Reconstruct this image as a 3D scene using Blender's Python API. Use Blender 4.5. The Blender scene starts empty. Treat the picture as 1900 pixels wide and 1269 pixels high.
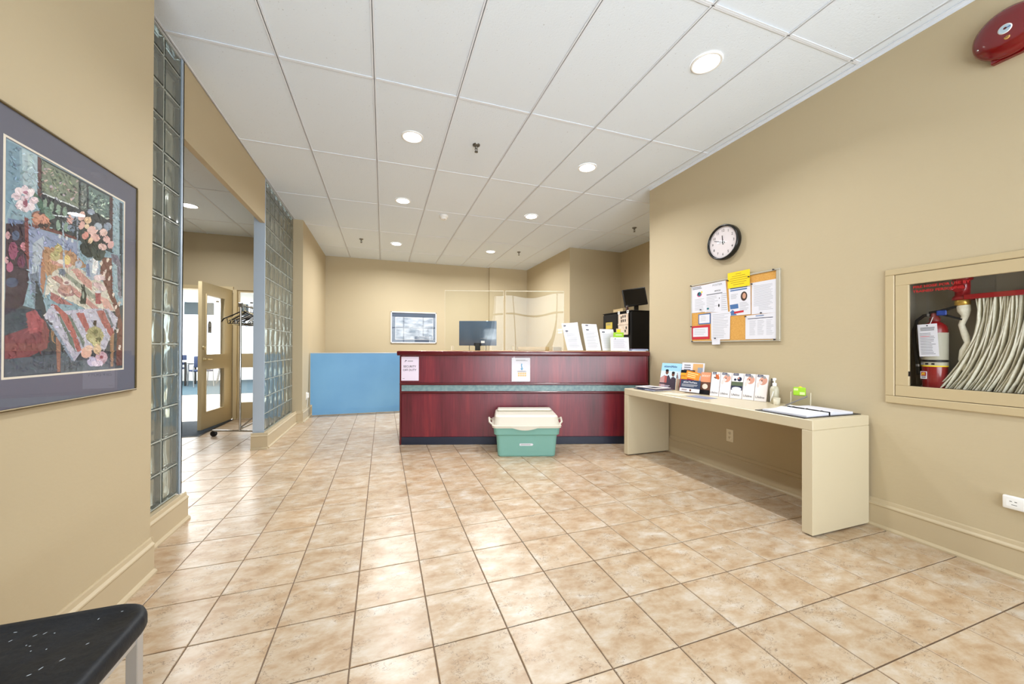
import bpy, bmesh, math, random
from mathutils import Matrix, Vector, Euler

SC = bpy.context.scene
COL = SC.collection
random.seed(7)
PI = math.pi

# ------------------------------------------------------------------ camera
H = 1.165                    # eye height
CZ = 3.111                   # main ceiling
YAW, PITCH, ROLL = 0.32531, 0.00437, 0.00351
cam_d = bpy.data.cameras.new('camera')
cam = bpy.data.objects.new('camera', cam_d)
COL.objects.link(cam)
F = Vector((math.sin(YAW) * math.cos(PITCH), math.cos(YAW) * math.cos(PITCH), math.sin(PITCH)))
R0 = Vector((math.cos(YAW), -math.sin(YAW), 0))
U0 = R0.cross(F)
RR = R0 * math.cos(ROLL) + U0 * math.sin(ROLL)
UU = U0 * math.cos(ROLL) - R0 * math.sin(ROLL)
cam.matrix_world = Matrix(((RR.x, UU.x, -F.x, 0), (RR.y, UU.y, -F.y, 0), (RR.z, UU.z, -F.z, H), (0, 0, 0, 1)))
cam_d.sensor_fit = 'HORIZONTAL'
cam_d.sensor_width = 36.0
cam_d.lens = 675.5 / 1900 * 36
cam_d.shift_x = (950 - 938.7) / 1900
cam_d.shift_y = (641.85 - 634.5) / 1900
cam_d.clip_start = 0.05
cam_d.clip_end = 200
SC.camera = cam

# ------------------------------------------------------------------ world, window and fill light, exposure
w = bpy.data.worlds.new('world')
SC.world = w
w.use_nodes = True
nt = w.node_tree
bg = nt.nodes['Background']
bg.inputs['Color'].default_value = (0.80, 0.90, 1.0, 1)
bg.inputs['Strength'].default_value = 3.2

def area(name, loc, rot, sx, sy, power, color):
    d = bpy.data.lights.new(name, 'AREA')
    d.shape = 'RECTANGLE'
    d.size, d.size_y = sx, sy
    d.energy = power
    d.color = color
    o = bpy.data.objects.new(name, d)
    o.location = loc
    o.rotation_euler = rot
    COL.objects.link(o)
    return o

WIN_P, CEIL_FILL_P, FAR_P, DOWN_P, LROOM_P = 72, 74, 1000, (10, 18, 32, 56), 28
# daylight entering by the street glazing behind the viewer
area('daylight_front', (0.95, -2.35, 1.75), (PI / 2, 0, 0), 3.9, 2.4, WIN_P, (0.90, 0.96, 1.0)).data.spread = math.radians(130)
# upward fill added outside the glazing to brighten the ceiling
area('ceiling_fill', (0.95, -2.7, 0.45), (PI / 2 + math.radians(32), 0, 0), 4.2, 1.0, CEIL_FILL_P, (0.92, 0.96, 1.0)).data.spread = math.radians(120)
# unseen overhead fill added to brighten the room beyond the doors
area('far_room_fill', (-5.6, 10.6, 2.95), (0, 0, 0), 5.5, 5.0, FAR_P, (0.95, 0.98, 1.0))

SC.view_settings.view_transform = 'Standard'
SC.view_settings.look = 'None'
SC.view_settings.gamma = 1.0
SC.view_settings.use_curve_mapping = False
SC.view_settings.exposure = 0.13
try:
    SC.cycles.max_bounces = 14
    SC.cycles.transparent_max_bounces = 16
    SC.cycles.transmission_bounces = 12
    SC.cycles.diffuse_bounces = 6
    SC.cycles.caustics_reflective = False
    SC.cycles.caustics_refractive = False
    SC.cycles.sample_clamp_indirect = 6
except Exception:
    pass

# ------------------------------------------------------------------ helpers: colours and materials
def lin(c):
    c = c / 255.0
    return c / 12.92 if c <= 0.04045 else ((c + 0.055) / 1.055) ** 2.4

def rgb(t):
    if isinstance(t, str):
        t = tuple(int(t[i:i + 2], 16) for i in (0, 2, 4))
    return (lin(t[0]), lin(t[1]), lin(t[2]), 1)

MATS = {}

def mat(name, color, rough=0.5, metal=0.0, spec=0.5, var=None, bump=None, coat=0.0, trans=0.0, emis=None, ior=1.45,
        coords='Object', alpha=None):
    """principled material; var=(scale, colour2, stretch xyz), bump=(scale, strength)"""
    if name in MATS:
        return MATS[name]
    m = bpy.data.materials.new(name)
    m.use_nodes = True
    n, l = m.node_tree.nodes, m.node_tree.links
    b = n['Principled BSDF']
    b.inputs['Base Color'].default_value = rgb(color)
    b.inputs['Roughness'].default_value = rough
    b.inputs['Metallic'].default_value = metal
    b.inputs['Specular IOR Level'].default_value = spec
    b.inputs['Coat Weight'].default_value = coat
    b.inputs['Coat Roughness'].default_value = 0.08
    b.inputs['Transmission Weight'].default_value = trans
    b.inputs['IOR'].default_value = ior
    if emis:
        b.inputs['Emission Color'].default_value = rgb(emis[0])
        b.inputs['Emission Strength'].default_value = emis[1]
    tc = None
    if var or bump:
        tc = n.new('ShaderNodeTexCoord')
    if var:
        mp = n.new('ShaderNodeMapping')
        l.new(tc.outputs[coords], mp.inputs['Vector'])
        if len(var) > 2:
            mp.inputs['Scale'].default_value = var[2]
        tx = n.new('ShaderNodeTexNoise')
        tx.inputs['Scale'].default_value = var[0]
        tx.inputs['Detail'].default_value = 5
        l.new(mp.outputs[0], tx.inputs['Vector'])
        rp = n.new('ShaderNodeValToRGB')
        rp.color_ramp.elements[0].position = 0.32
        rp.color_ramp.elements[1].position = 0.68
        rp.color_ramp.elements[0].color = rgb(color)
        rp.color_ramp.elements[1].color = rgb(var[1])
        l.new(tx.outputs['Fac'], rp.inputs[0])
        l.new(rp.outputs[0], b.inputs['Base Color'])
    if bump:
        t2 = n.new('ShaderNodeTexNoise')
        t2.inputs['Scale'].default_value = bump[0]
        t2.inputs['Detail'].default_value = 3
        l.new(tc.outputs[coords], t2.inputs['Vector'])
        bp = n.new('ShaderNodeBump')
        bp.inputs['Strength'].default_value = bump[1]
        bp.inputs['Distance'].default_value = 0.01
        l.new(t2.outputs['Fac'], bp.inputs['Height'])
        l.new(bp.outputs[0], b.inputs['Normal'])
    MATS[name] = m
    return m

def thin_glass(name, tint=(255, 255, 255), refl=1.0, rough=0.0, wave=0.0):
    """a clear sheet: mirror-like by Fresnel, otherwise see-through"""
    if name in MATS:
        return MATS[name]
    m = bpy.data.materials.new(name)
    m.use_nodes = True
    n, l = m.node_tree.nodes, m.node_tree.links
    n.clear()
    out = n.new('ShaderNodeOutputMaterial')
    mix = n.new('ShaderNodeMixShader')
    tr = n.new('ShaderNodeBsdfTransparent')
    tr.inputs[0].default_value = rgb(tint)
    gl = n.new('ShaderNodeBsdfGlossy')
    gl.inputs['Roughness'].default_value = rough
    fr = n.new('ShaderNodeFresnel')
    # same reflectance from either side of the sheet
    geo = n.new('ShaderNodeNewGeometry')
    io = n.new('ShaderNodeMapRange')
    io.inputs['To Min'].default_value = 1.5
    io.inputs['To Max'].default_value = 1 / 1.5
    l.new(geo.outputs['Backfacing'], io.inputs['Value'])
    l.new(io.outputs[0], fr.inputs['IOR'])
    mu = n.new('ShaderNodeMath')
    mu.operation = 'MULTIPLY'
    mu.inputs[1].default_value = refl
    l.new(fr.outputs[0], mu.inputs[0])
    l.new(mu.outputs[0], mix.inputs[0])
    l.new(tr.outputs[0], mix.inputs[1])
    l.new(gl.outputs[0], mix.inputs[2])
    l.new(mix.outputs[0], out.inputs[0])
    if wave:
        tc = n.new('ShaderNodeTexCoord')
        tx = n.new('ShaderNodeTexNoise')
        tx.inputs['Scale'].default_value = wave
        tx.inputs['Detail'].default_value = 0
        l.new(tc.outputs['Object'], tx.inputs['Vector'])
        bp = n.new('ShaderNodeBump')
        bp.inputs['Strength'].default_value = 0.4
        bp.inputs['Distance'].default_value = 0.02
        l.new(tx.outputs['Fac'], bp.inputs['Height'])
        l.new(bp.outputs[0], gl.inputs['Normal'])
    MATS[name] = m
    return m

def tile_material():
    m = bpy.data.materials.new('floor_tile_glaze')
    m.use_nodes = True
    n, l = m.node_tree.nodes, m.node_tree.links
    b = n['Principled BSDF']
    g = n.new('ShaderNodeNewGeometry')
    # one random offset for each cell of the tile grid
    sub = n.new('ShaderNodeVectorMath'); sub.operation = 'SUBTRACT'
    sub.inputs[1].default_value = (TILE_X0, TILE_Y0, 0)
    l.new(g.outputs['Position'], sub.inputs[0])
    div = n.new('ShaderNodeVectorMath'); div.operation = 'DIVIDE'
    div.inputs[1].default_value = (TILE, TILE, 1000)
    l.new(sub.outputs[0], div.inputs[0])
    fl = n.new('ShaderNodeVectorMath'); fl.operation = 'FLOOR'
    l.new(div.outputs[0], fl.inputs[0])
    wn = n.new('ShaderNodeTexWhiteNoise'); wn.noise_dimensions = '3D'
    l.new(fl.outputs[0], wn.inputs['Vector'])
    sc = n.new('ShaderNodeVectorMath'); sc.operation = 'SCALE'
    sc.inputs['Scale'].default_value = 9.0
    l.new(wn.outputs['Color'], sc.inputs[0])
    add = n.new('ShaderNodeVectorMath'); add.operation = 'ADD'
    l.new(g.outputs['Position'], add.inputs[0])
    l.new(sc.outputs[0], add.inputs[1])
    mp = n.new('ShaderNodeMapping')
    mp.inputs['Rotation'].default_value = (0, 0, 0.35)
    mp.inputs['Scale'].default_value = (0.8, 1.35, 1)
    l.new(add.outputs[0], mp.inputs['Vector'])
    t1 = n.new('ShaderNodeTexNoise')
    t1.inputs['Scale'].default_value = 9.5
    t1.inputs['Detail'].default_value = 7
    t1.inputs['Roughness'].default_value = 0.66
    t1.inputs['Distortion'].default_value = 0.12
    l.new(mp.outputs[0], t1.inputs['Vector'])
    rp = n.new('ShaderNodeValToRGB')
    cr = rp.color_ramp
    cr.elements[0].position = 0.30; cr.elements[0].color = rgb((160, 130, 98))
    cr.elements[1].position = 0.72; cr.elements[1].color = rgb((202, 193, 181))
    e = cr.elements.new(0.44); e.color = rgb((176, 151, 122))
    e = cr.elements.new(0.56); e.color = rgb((187, 169, 146))
    l.new(t1.outputs['Fac'], rp.inputs[0])
    # short dark scratches in the glaze
    t2 = n.new('ShaderNodeTexNoise')
    t2.inputs['Scale'].default_value = 34
    t2.inputs['Detail'].default_value = 4
    t2.inputs['Distortion'].default_value = 1.6
    l.new(mp.outputs[0], t2.inputs['Vector'])
    m1 = n.new('ShaderNodeMath'); m1.operation = 'SUBTRACT'; m1.inputs[1].default_value = 0.5
    l.new(t2.outputs['Fac'], m1.inputs[0])
    m2 = n.new('ShaderNodeMath'); m2.operation = 'ABSOLUTE'
    l.new(m1.outputs[0], m2.inputs[0])
    m3 = n.new('ShaderNodeMath'); m3.operation = 'LESS_THAN'; m3.inputs[1].default_value = 0.012
    l.new(m2.outputs[0], m3.inputs[0])
    t3 = n.new('ShaderNodeTexNoise')
    t3.inputs['Scale'].default_value = 13
    t3.inputs['Detail'].default_value = 3
    l.new(add.outputs[0], t3.inputs['Vector'])
    m4 = n.new('ShaderNodeMath'); m4.operation = 'GREATER_THAN'; m4.inputs[1].default_value = 0.55
    l.new(t3.outputs['Fac'], m4.inputs[0])
    m5 = n.new('ShaderNodeMath'); m5.operation = 'MULTIPLY'
    l.new(m3.outputs[0], m5.inputs[0]); l.new(m4.outputs[0], m5.inputs[1])
    m6 = n.new('ShaderNodeMath'); m6.operation = 'MULTIPLY'; m6.inputs[1].default_value = 0.7
    l.new(m5.outputs[0], m6.inputs[0])
    mx = n.new('ShaderNodeMix'); mx.data_type = 'RGBA'
    l.new(m6.outputs[0], mx.inputs['Factor'])
    l.new(rp.outputs[0], mx.inputs['A'])
    mx.inputs['B'].default_value = rgb((96, 74, 56))
    # slightly different tone from tile to tile
    hs = n.new('ShaderNodeHueSaturation')
    mr = n.new('ShaderNodeMapRange')
    mr.inputs['To Min'].default_value = 0.93
    mr.inputs['To Max'].default_value = 1.05
    l.new(wn.outputs['Value'], mr.inputs['Value'])
    l.new(mr.outputs[0], hs.inputs['Value'])
    l.new(mx.outputs['Result'], hs.inputs['Color'])
    l.new(hs.outputs[0], b.inputs['Base Color'])
    b.inputs['Roughness'].default_value = 0.30
    b.inputs['Specular IOR Level'].default_value = 0.45
    bp = n.new('ShaderNodeBump')
    bp.inputs['Strength'].default_value = 0.12
    bp.inputs['Distance'].default_value = 0.004
    l.new(t1.outputs['Fac'], bp.inputs['Height'])
    l.new(bp.outputs[0], b.inputs['Normal'])
    return m

def ceiling_material():
    m = bpy.data.materials.new('mineral_fibre_panel')
    m.use_nodes = True
    n, l = m.node_tree.nodes, m.node_tree.links
    b = n['Principled BSDF']
    g = n.new('ShaderNodeNewGeometry')
    t = n.new('ShaderNodeTexNoise')
    t.inputs['Scale'].default_value = 85
    t.inputs['Detail'].default_value = 2
    l.new(g.outputs['Position'], t.inputs['Vector'])
    rp = n.new('ShaderNodeValToRGB')
    rp.color_ramp.elements[0].position = 0.24; rp.color_ramp.elements[0].color = rgb((186, 192, 198))
    rp.color_ramp.elements[1].position = 0.30; rp.color_ramp.elements[1].color = rgb((224, 234, 244))
    l.new(t.outputs['Fac'], rp.inputs[0])
    l.new(rp.outputs[0], b.inputs['Base Color'])
    b.inputs['Roughness'].default_value = 0.9
    bp = n.new('ShaderNodeBump')
    bp.inputs['Strength'].default_value = 0.3
    bp.inputs['Distance'].default_value = 0.004
    l.new(t.outputs['Fac'], bp.inputs['Height'])
    l.new(bp.outputs[0], b.inputs['Normal'])
    return m

def wood_material():
    m = bpy.data.materials.new('mahogany_veneer')
    m.use_nodes = True
    n, l = m.node_tree.nodes, m.node_tree.links
    b = n['Principled BSDF']
    tc = n.new('ShaderNodeTexCoord')
    mp = n.new('ShaderNodeMapping')
    mp.inputs['Scale'].default_value = (1, 0.06, 1)
    l.new(tc.outputs['Object'], mp.inputs['Vector'])
    t1 = n.new('ShaderNodeTexNoise')
    t1.inputs['Scale'].default_value = 55
    t1.inputs['Detail'].default_value = 6
    t1.inputs['Distortion'].default_value = 0.4
    l.new(mp.outputs[0], t1.inputs['Vector'])
    t2 = n.new('ShaderNodeTexNoise')
    t2.inputs['Scale'].default_value = 4.5
    t2.inputs['Detail'].default_value = 3
    l.new(mp.outputs[0], t2.inputs['Vector'])
    mm = n.new('ShaderNodeMath'); mm.operation = 'MULTIPLY_ADD'
    mm.inputs[1].default_value = 0.32
    l.new(t1.outputs['Fac'], mm.inputs[0])
    m2 = n.new('ShaderNodeMath'); m2.operation = 'MULTIPLY'; m2.inputs[1].default_value = 0.68
    l.new(t2.outputs['Fac'], m2.inputs[0])
    l.new(m2.outputs[0], mm.inputs[2])
    rp = n.new('ShaderNodeValToRGB')
    cr = rp.color_ramp
    cr.elements[0].position = 0.34; cr.elements[0].color = rgb((74, 15, 29))
    cr.elements[1].position = 0.68; cr.elements[1].color = rgb((138, 40, 49))
    e = cr.elements.new(0.5); e.color = rgb((106, 25, 43))
    l.new(mm.outputs[0], rp.inputs[0])
    l.new(rp.outputs[0], b.inputs['Base Color'])
    b.inputs['Roughness'].default_value = 0.32
    b.inputs['Coat Weight'].default_value = 0.25
    b.inputs['Coat Roughness'].default_value = 0.18
    return m

def block_material():
    """cast glass block: wavy clear faces with a slightly milky body"""
    m = bpy.data.materials.new('wavy_block_glass')
    m.use_nodes = True
    n, l = m.node_tree.nodes, m.node_tree.links
    b = n['Principled BSDF']
    b.inputs['Base Color'].default_value = rgb((196, 206, 196))
    b.inputs['Transmission Weight'].default_value = 0.80
    b.inputs['Roughness'].default_value = 0.06
    b.inputs['IOR'].default_value = 1.40
    g = n.new('ShaderNodeNewGeometry')
    mp = n.new('ShaderNodeMapping')
    mp.inputs['Scale'].default_value = (1, 1, 0.55)
    l.new(g.outputs['Position'], mp.inputs['Vector'])
    t = n.new('ShaderNodeTexNoise')
    t.inputs['Scale'].default_value = 7
    t.inputs['Detail'].default_value = 0
    t.inputs['Distortion'].default_value = 1.2
    l.new(mp.outputs[0], t.inputs['Vector'])
    bp = n.new('ShaderNodeBump')
    bp.inputs['Strength'].default_value = 0.22
    bp.inputs['Distance'].default_value = 0.03
    l.new(t.outputs['Fac'], bp.inputs['Height'])
    l.new(bp.outputs[0], b.inputs['Normal'])
    return m

def attr_material(name, rough):
    m = bpy.data.materials.new(name)
    m.use_nodes = True
    n, l = m.node_tree.nodes, m.node_tree.links
    b = n['Principled BSDF']
    a = n.new('ShaderNodeAttribute')
    a.attribute_name = 'pigment'
    t = n.new('ShaderNodeTexNoise')
    t.inputs['Scale'].default_value = 60
    tc = n.new('ShaderNodeTexCoord')
    l.new(tc.outputs['Object'], t.inputs['Vector'])
    hs = n.new('ShaderNodeHueSaturation')
    mr = n.new('ShaderNodeMapRange')
    mr.inputs['To Min'].default_value = 0.80
    mr.inputs['To Max'].default_value = 1.30
    l.new(t.outputs['Fac'], mr.inputs['Value'])
    hs.inputs['Saturation'].default_value = 0.80
    l.new(mr.outputs[0], hs.inputs['Value'])
    l.new(a.outputs['Color'], hs.inputs['Color'])
    l.new(hs.outputs[0], b.inputs['Base Color'])
    b.inputs['Roughness'].default_value = rough
    return m

TILE, TILE_X0, TILE_Y0 = 0.30304, 0.1920, 1.4366
M_TILE = tile_material()
M_CEIL = ceiling_material()
M_WOOD = wood_material()
M_BLOCK = block_material()
M_PAINT = attr_material('painted_print', 0.6)
WALL = mat('tan_wall_paint', (187, 172, 142), 0.62, spec=0.3, bump=(160, 0.06), coords='Generated')
TRIM = mat('cream_trim_paint', (188, 172, 142), 0.42, spec=0.4)
CREAM = mat('cream_laminate', (200, 188, 160), 0.30, spec=0.5)
WHITE = mat('white_enamel', (236, 236, 234), 0.4)
TEE = mat('white_tee_metal', (224, 230, 238), 0.5)
GROUT = mat('dark_grout', (112, 92, 74), 0.85)
PAPER = mat('white_paper', (218, 218, 226), 0.75, spec=0.2)
INK = mat('grey_ink', (120, 122, 128), 0.8, spec=0.2)
BLACKINK = mat('black_ink', (28, 28, 32), 0.7, spec=0.2)
NAVY = mat('navy_print', (26, 34, 66), 0.6)
BLACK = mat('black_plastic', (16, 16, 18), 0.38)
CHROME = mat('chrome', (205, 205, 205), 0.12, metal=1.0)
STEEL = mat('brushed_aluminium', (176, 178, 182), 0.32, metal=1.0)
RED = mat('red_enamel', (128, 16, 20), 0.22, coat=0.4)
GLASS = thin_glass('clear_glass')
ACRYL = thin_glass('clear_acrylic', (250, 252, 250), refl=1.0)
ACRYL_EDGE = mat('acrylic_edge', (232, 224, 200), 0.25, trans=0.2)
SKIN = mat('skin_print', (196, 148, 124), 0.7)
SKIND = mat('brown_print', (104, 66, 50), 0.7)
ORANGE = mat('orange_print', (232, 138, 40), 0.6)
YELLOW = mat('yellow_paper', (238, 206, 24), 0.7)
REDP = mat('red_print', (190, 40, 52), 0.6)
LIME = mat('lime_green', (150, 196, 40), 0.6)
BLUEP = mat('blue_print', (70, 108, 160), 0.6)
LBLUEP = mat('light_blue_print', (150, 198, 224), 0.6)

# ------------------------------------------------------------------ helpers: meshes
class MB:
    def __init__(s):
        s.v, s.f, s.m, s.sm, s.c = [], [], [], [], []
        s.T = Matrix.Identity(4)
    def add(s, vs, fs, m=0, smooth=False, col=None):
        o = len(s.v)
        for p in vs:
            q = s.T @ Vector(p)
            s.v.append((q.x, q.y, q.z))
        for k in fs:
            s.f.append([o + i for i in k])
            s.m.append(m); s.sm.append(smooth); s.c.append(col)
    def box(s, x0, x1, y0, y1, z0, z1, m=0, bev=0.0, seg=1):
        x0, x1 = min(x0, x1), max(x0, x1); y0, y1 = min(y0, y1), max(y0, y1); z0, z1 = min(z0, z1), max(z0, z1)
        if bev <= 0:
            vs = [(x, y, z) for x in (x0, x1) for y in (y0, y1) for z in (z0, z1)]
            s.add(vs, [(0, 1, 3, 2), (4, 6, 7, 5), (0, 4, 5, 1), (2, 3, 7, 6), (0, 2, 6, 4), (1, 5, 7, 3)], m)
            return
        bm = bmesh.new()
        bmesh.ops.create_cube(bm, size=1)
        for q in bm.verts:
            q.co = Vector(((x0 + x1) / 2 + q.co.x * (x1 - x0), (y0 + y1) / 2 + q.co.y * (y1 - y0), (z0 + z1) / 2 + q.co.z * (z1 - z0)))
        bmesh.ops.bevel(bm, geom=list(bm.edges), offset=bev, segments=seg, affect='EDGES', profile=0.5)
        s.frombm(bm, m, seg > 1)
    def frombm(s, bm, m=0, smooth=False):
        bm.verts.ensure_lookup_table()
        for i, q in enumerate(bm.verts): q.index = i
        s.add([tuple(q.co) for q in bm.verts], [[q.index for q in f.verts] for f in bm.faces], m, smooth)
        bm.free()
    def poly(s, pts, m=0, z=None, col=None):
        if z is not None: pts = [(p[0], p[1], z) for p in pts]
        s.add(pts, [list(range(len(pts)))], m, col=col)
    def rect(s, x0, x1, y0, y1, z, m=0):
        s.poly([(x0, y0, z), (x1, y0, z), (x1, y1, z), (x0, y1, z)], m)
    def ell(s, x, y, rx, ry, z, m=0, n=20, a0=0, rot=0.0):
        c, d = math.cos(rot), math.sin(rot)
        s.poly([(x + c * rx * math.cos(a) - d * ry * math.sin(a), y + d * rx * math.cos(a) + c * ry * math.sin(a), z)
                for a in [a0 + 2 * PI * k / n for k in range(n)]], m)
    def prism(s, pts, z0, z1, m=0):
        n = len(pts)
        vs = [(p[0], p[1], z0) for p in pts] + [(p[0], p[1], z1) for p in pts]
        fs = [list(range(n))[::-1], list(range(n, 2 * n))] + [[i, (i + 1) % n, n + (i + 1) % n, n + i] for i in range(n)]
        s.add(vs, fs, m)
    def tube(s, path, r, n=8, m=0, caps=True, flat=None):
        """path of points; r number or list; flat=(direction, ratio) squeezes the section"""
        P = [Vector(p) for p in path]
        N = len(P)
        rs = r if isinstance(r, (list, tuple)) else [r] * N
        vs = []
        prev = None
        for i in range(N):
            t = (P[min(i + 1, N - 1)] - P[max(i - 1, 0)]).normalized()
            if prev is None:
                a = Vector((0, 0, 1)) if abs(t.z) < 0.9 else Vector((1, 0, 0))
                a = (a - t * a.dot(t)).normalized()
            else:
                a = (prev - t * prev.dot(t)).normalized()
            if flat:
                a = (Vector(flat[0]) - t * t.dot(Vector(flat[0]))).normalized()
            prev = a
            b = t.cross(a)
            for k in range(n):
                th = 2 * PI * k / n
                q = P[i] + a * (rs[i] * math.cos(th)) + b * (rs[i] * (flat[1] if flat else 1) * math.sin(th))
                vs.append((q.x, q.y, q.z))
        fs = []
        for i in range(N - 1):
            for k in range(n):
                k2 = (k + 1) % n
                fs.append((i * n + k, i * n + k2, (i + 1) * n + k2, (i + 1) * n + k))
        s.add(vs, fs, m, True)
        if caps:
            s.add(vs[:n], [list(range(n))[::-1]], m)
            s.add(vs[-n:], [list(range(n))], m)
    def lathe(s, prof, n=24, m=0, c=(0, 0, 0), axis='z', smooth=True, caps=True):
        """profile of (radius, height)"""
        vs = []
        for (r, h) in prof:
            for k in range(n):
                a = 2 * PI * k / n
                x, y = r * math.cos(a), r * math.sin(a)
                if axis == 'z': p = (c[0] + x, c[1] + y, c[2] + h)
                elif axis == 'y': p = (c[0] + x, c[1] + h, c[2] - y)
                else: p = (c[0] + h, c[1] + x, c[2] + y)
                vs.append(p)
        fs = []
        for i in range(len(prof) - 1):
            for k in range(n):
                k2 = (k + 1) % n
                fs.append((i * n + k, i * n + k2, (i + 1) * n + k2, (i + 1) * n + k))
        s.add(vs, fs, m, smooth)
        if caps:
            if prof[0][0] > 1e-5: s.add(vs[:n], [list(range(n))[::-1]], m)
            if prof[-1][0] > 1e-5: s.add(vs[-n:], [list(range(n))], m)
    def sweep(s, prof, p0, p1, out, m=0):
        """moulding: profile of (outward, up) swept along a straight floor line"""
        p0, p1, out = Vector(p0), Vector(p1), Vector(out)
        n = len(prof)
        vs = []
        for p in (p0, p1):
            for (d, z) in prof:
                q = p + out * d
                vs.append((q.x, q.y, q.z + z))
        fs = [[i, (i + 1) % n, n + (i + 1) % n, n + i] for i in range(n)] + [list(range(n)), list(range(n, 2 * n))[::-1]]
        s.add(vs, fs, m)
    def text(s, body, x, y, size, m, z=0.0004, align='CENTER', bold=0.0, sx=1.0):
        vs, fs = glyphs(body, align, bold)
        s.add([(x + a * size * sx, y + b * size, z) for (a, b) in vs], fs, m)
    def lines(s, x0, x1, y0, y1, n, m, z=0.0004, t=0.25, ragged=0.35):
        st = (y1 - y0) / max(n, 1)
        for k in range(n):
            y = y1 - st * (k + 0.5)
            e = x1 - (x1 - x0) * random.random() * ragged
            s.rect(x0, e, y - st * t, y + st * t, z, m)
    def build(s, name, mats, parent=None, M=None):
        me = bpy.data.meshes.new(name)
        me.from_pydata(s.v, [], s.f)
        if not isinstance(mats, (list, tuple)): mats = [mats]
        for k in mats: me.materials.append(k)
        me.polygons.foreach_set('material_index', s.m)
        me.polygons.foreach_set('use_smooth', s.sm)
        if any(c is not None for c in s.c):
            at = me.color_attributes.new('pigment', 'FLOAT_COLOR', 'CORNER')
            i = 0
            for p, c in zip(me.polygons, s.c):
                for k in range(p.loop_total):
                    at.data[i].color = c or (1, 1, 1, 1)
                    i += 1
        me.update()
        return link(name, me, parent, M)

def link(name, me, parent=None, M=None):
    o = bpy.data.objects.new(name, me)
    COL.objects.link(o)
    if parent is not None: o.parent = parent
    if M is not None: o.matrix_basis = M
    return o

GL = {}
def glyphs(body, align, bold):
    key = (body, align, bold)
    if key in GL: return GL[key]
    cu = bpy.data.curves.new('lettering', 'FONT')
    cu.body = body
    cu.align_x = align
    cu.offset = bold
    cu.resolution_u = 2
    ob = bpy.data.objects.new('lettering', cu)
    COL.objects.link(ob)
    dg = bpy.context.evaluated_depsgraph_get()
    me = bpy.data.meshes.new_from_object(ob.evaluated_get(dg))
    r = ([(q.co.x, q.co.y) for q in me.vertices], [list(p.vertices) for p in me.polygons])
    bpy.data.objects.remove(ob)
    bpy.data.curves.remove(cu)
    bpy.data.meshes.remove(me)
    GL[key] = r
    return r

def frame(o, x, y, z):
    x, y, z = Vector(x), Vector(y), Vector(z)
    return Matrix(((x.x, y.x, z.x, o[0]), (x.y, y.y, z.y, o[1]), (x.z, y.z, z.z, o[2]), (0, 0, 0, 1)))

def stand(p0, p1, lean=0.0):
    """frame of a leaflet standing on the edge p0 -> p1 (as its reader sees it), leaning back"""
    p0, p1 = Vector(p0), Vector(p1)
    x = (p1 - p0).normalized()
    up = Vector((0, 0, 1))
    zf = x.cross(up).normalized()
    y = up * math.cos(lean) - zf * math.sin(lean)
    return frame(p0, x, y, x.cross(y)), (p1 - p0).length

def tag(o, label, cat, group=None):
    o['label'] = label
    o['category'] = cat
    if group: o['group'] = group
    return o

def thing(name, label, cat, M=None, group=None):
    o = bpy.data.objects.new(name, None)
    o.empty_display_size = 0.1
    COL.objects.link(o)
    if M is not None: o.matrix_world = M
    return tag(o, label, cat, group)

def struct(name, mb, mats, parent=None, M=None):
    o = mb.build(name, mats, parent, M)
    if parent is None: o['kind'] = 'structure'
    return o

def copy_tree(o, parent=None):
    c = o.copy()
    COL.objects.link(c)
    if parent is not None: c.parent = parent
    for ch in list(o.children): copy_tree(ch, c)
    return c

def T(x, y, z): return Matrix.Translation((x, y, z))
def RZ(a): return Matrix.Rotation(a, 4, 'Z')
def RX(a): return Matrix.Rotation(a, 4, 'X')

def project(p):
    d = Vector(p) - Vector((0, 0, H))
    k = d.dot(F)
    return (938.7 + 675.5 * d.dot(RR) / k, 641.85 - 675.5 * d.dot(UU) / k, k)

def rw(y, z):   # frame on the right wall, x runs to the reader's right
    return frame((3.088, y, z), (0, -1, 0), (0, 0, 1), (-1, 0, 0))

def lw(y, z, x=-1.13):
    return frame((x, y, z), (0, 1, 0), (0, 0, 1), (1, 0, 0))

CB = Vector((0.191, 4.524, 0))          # left front foot of the counter
CT = Vector((0.9567, -0.2911, 0))
CN = Vector((-0.2911, -0.9567, 0))
M_COUNTER = frame(CB, CT, (0, 0, 1), CN)  # x along the counter, y up, z out to the visitor
def counter_at(u, v, w): return M_COUNTER @ T(u, v, w)

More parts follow.
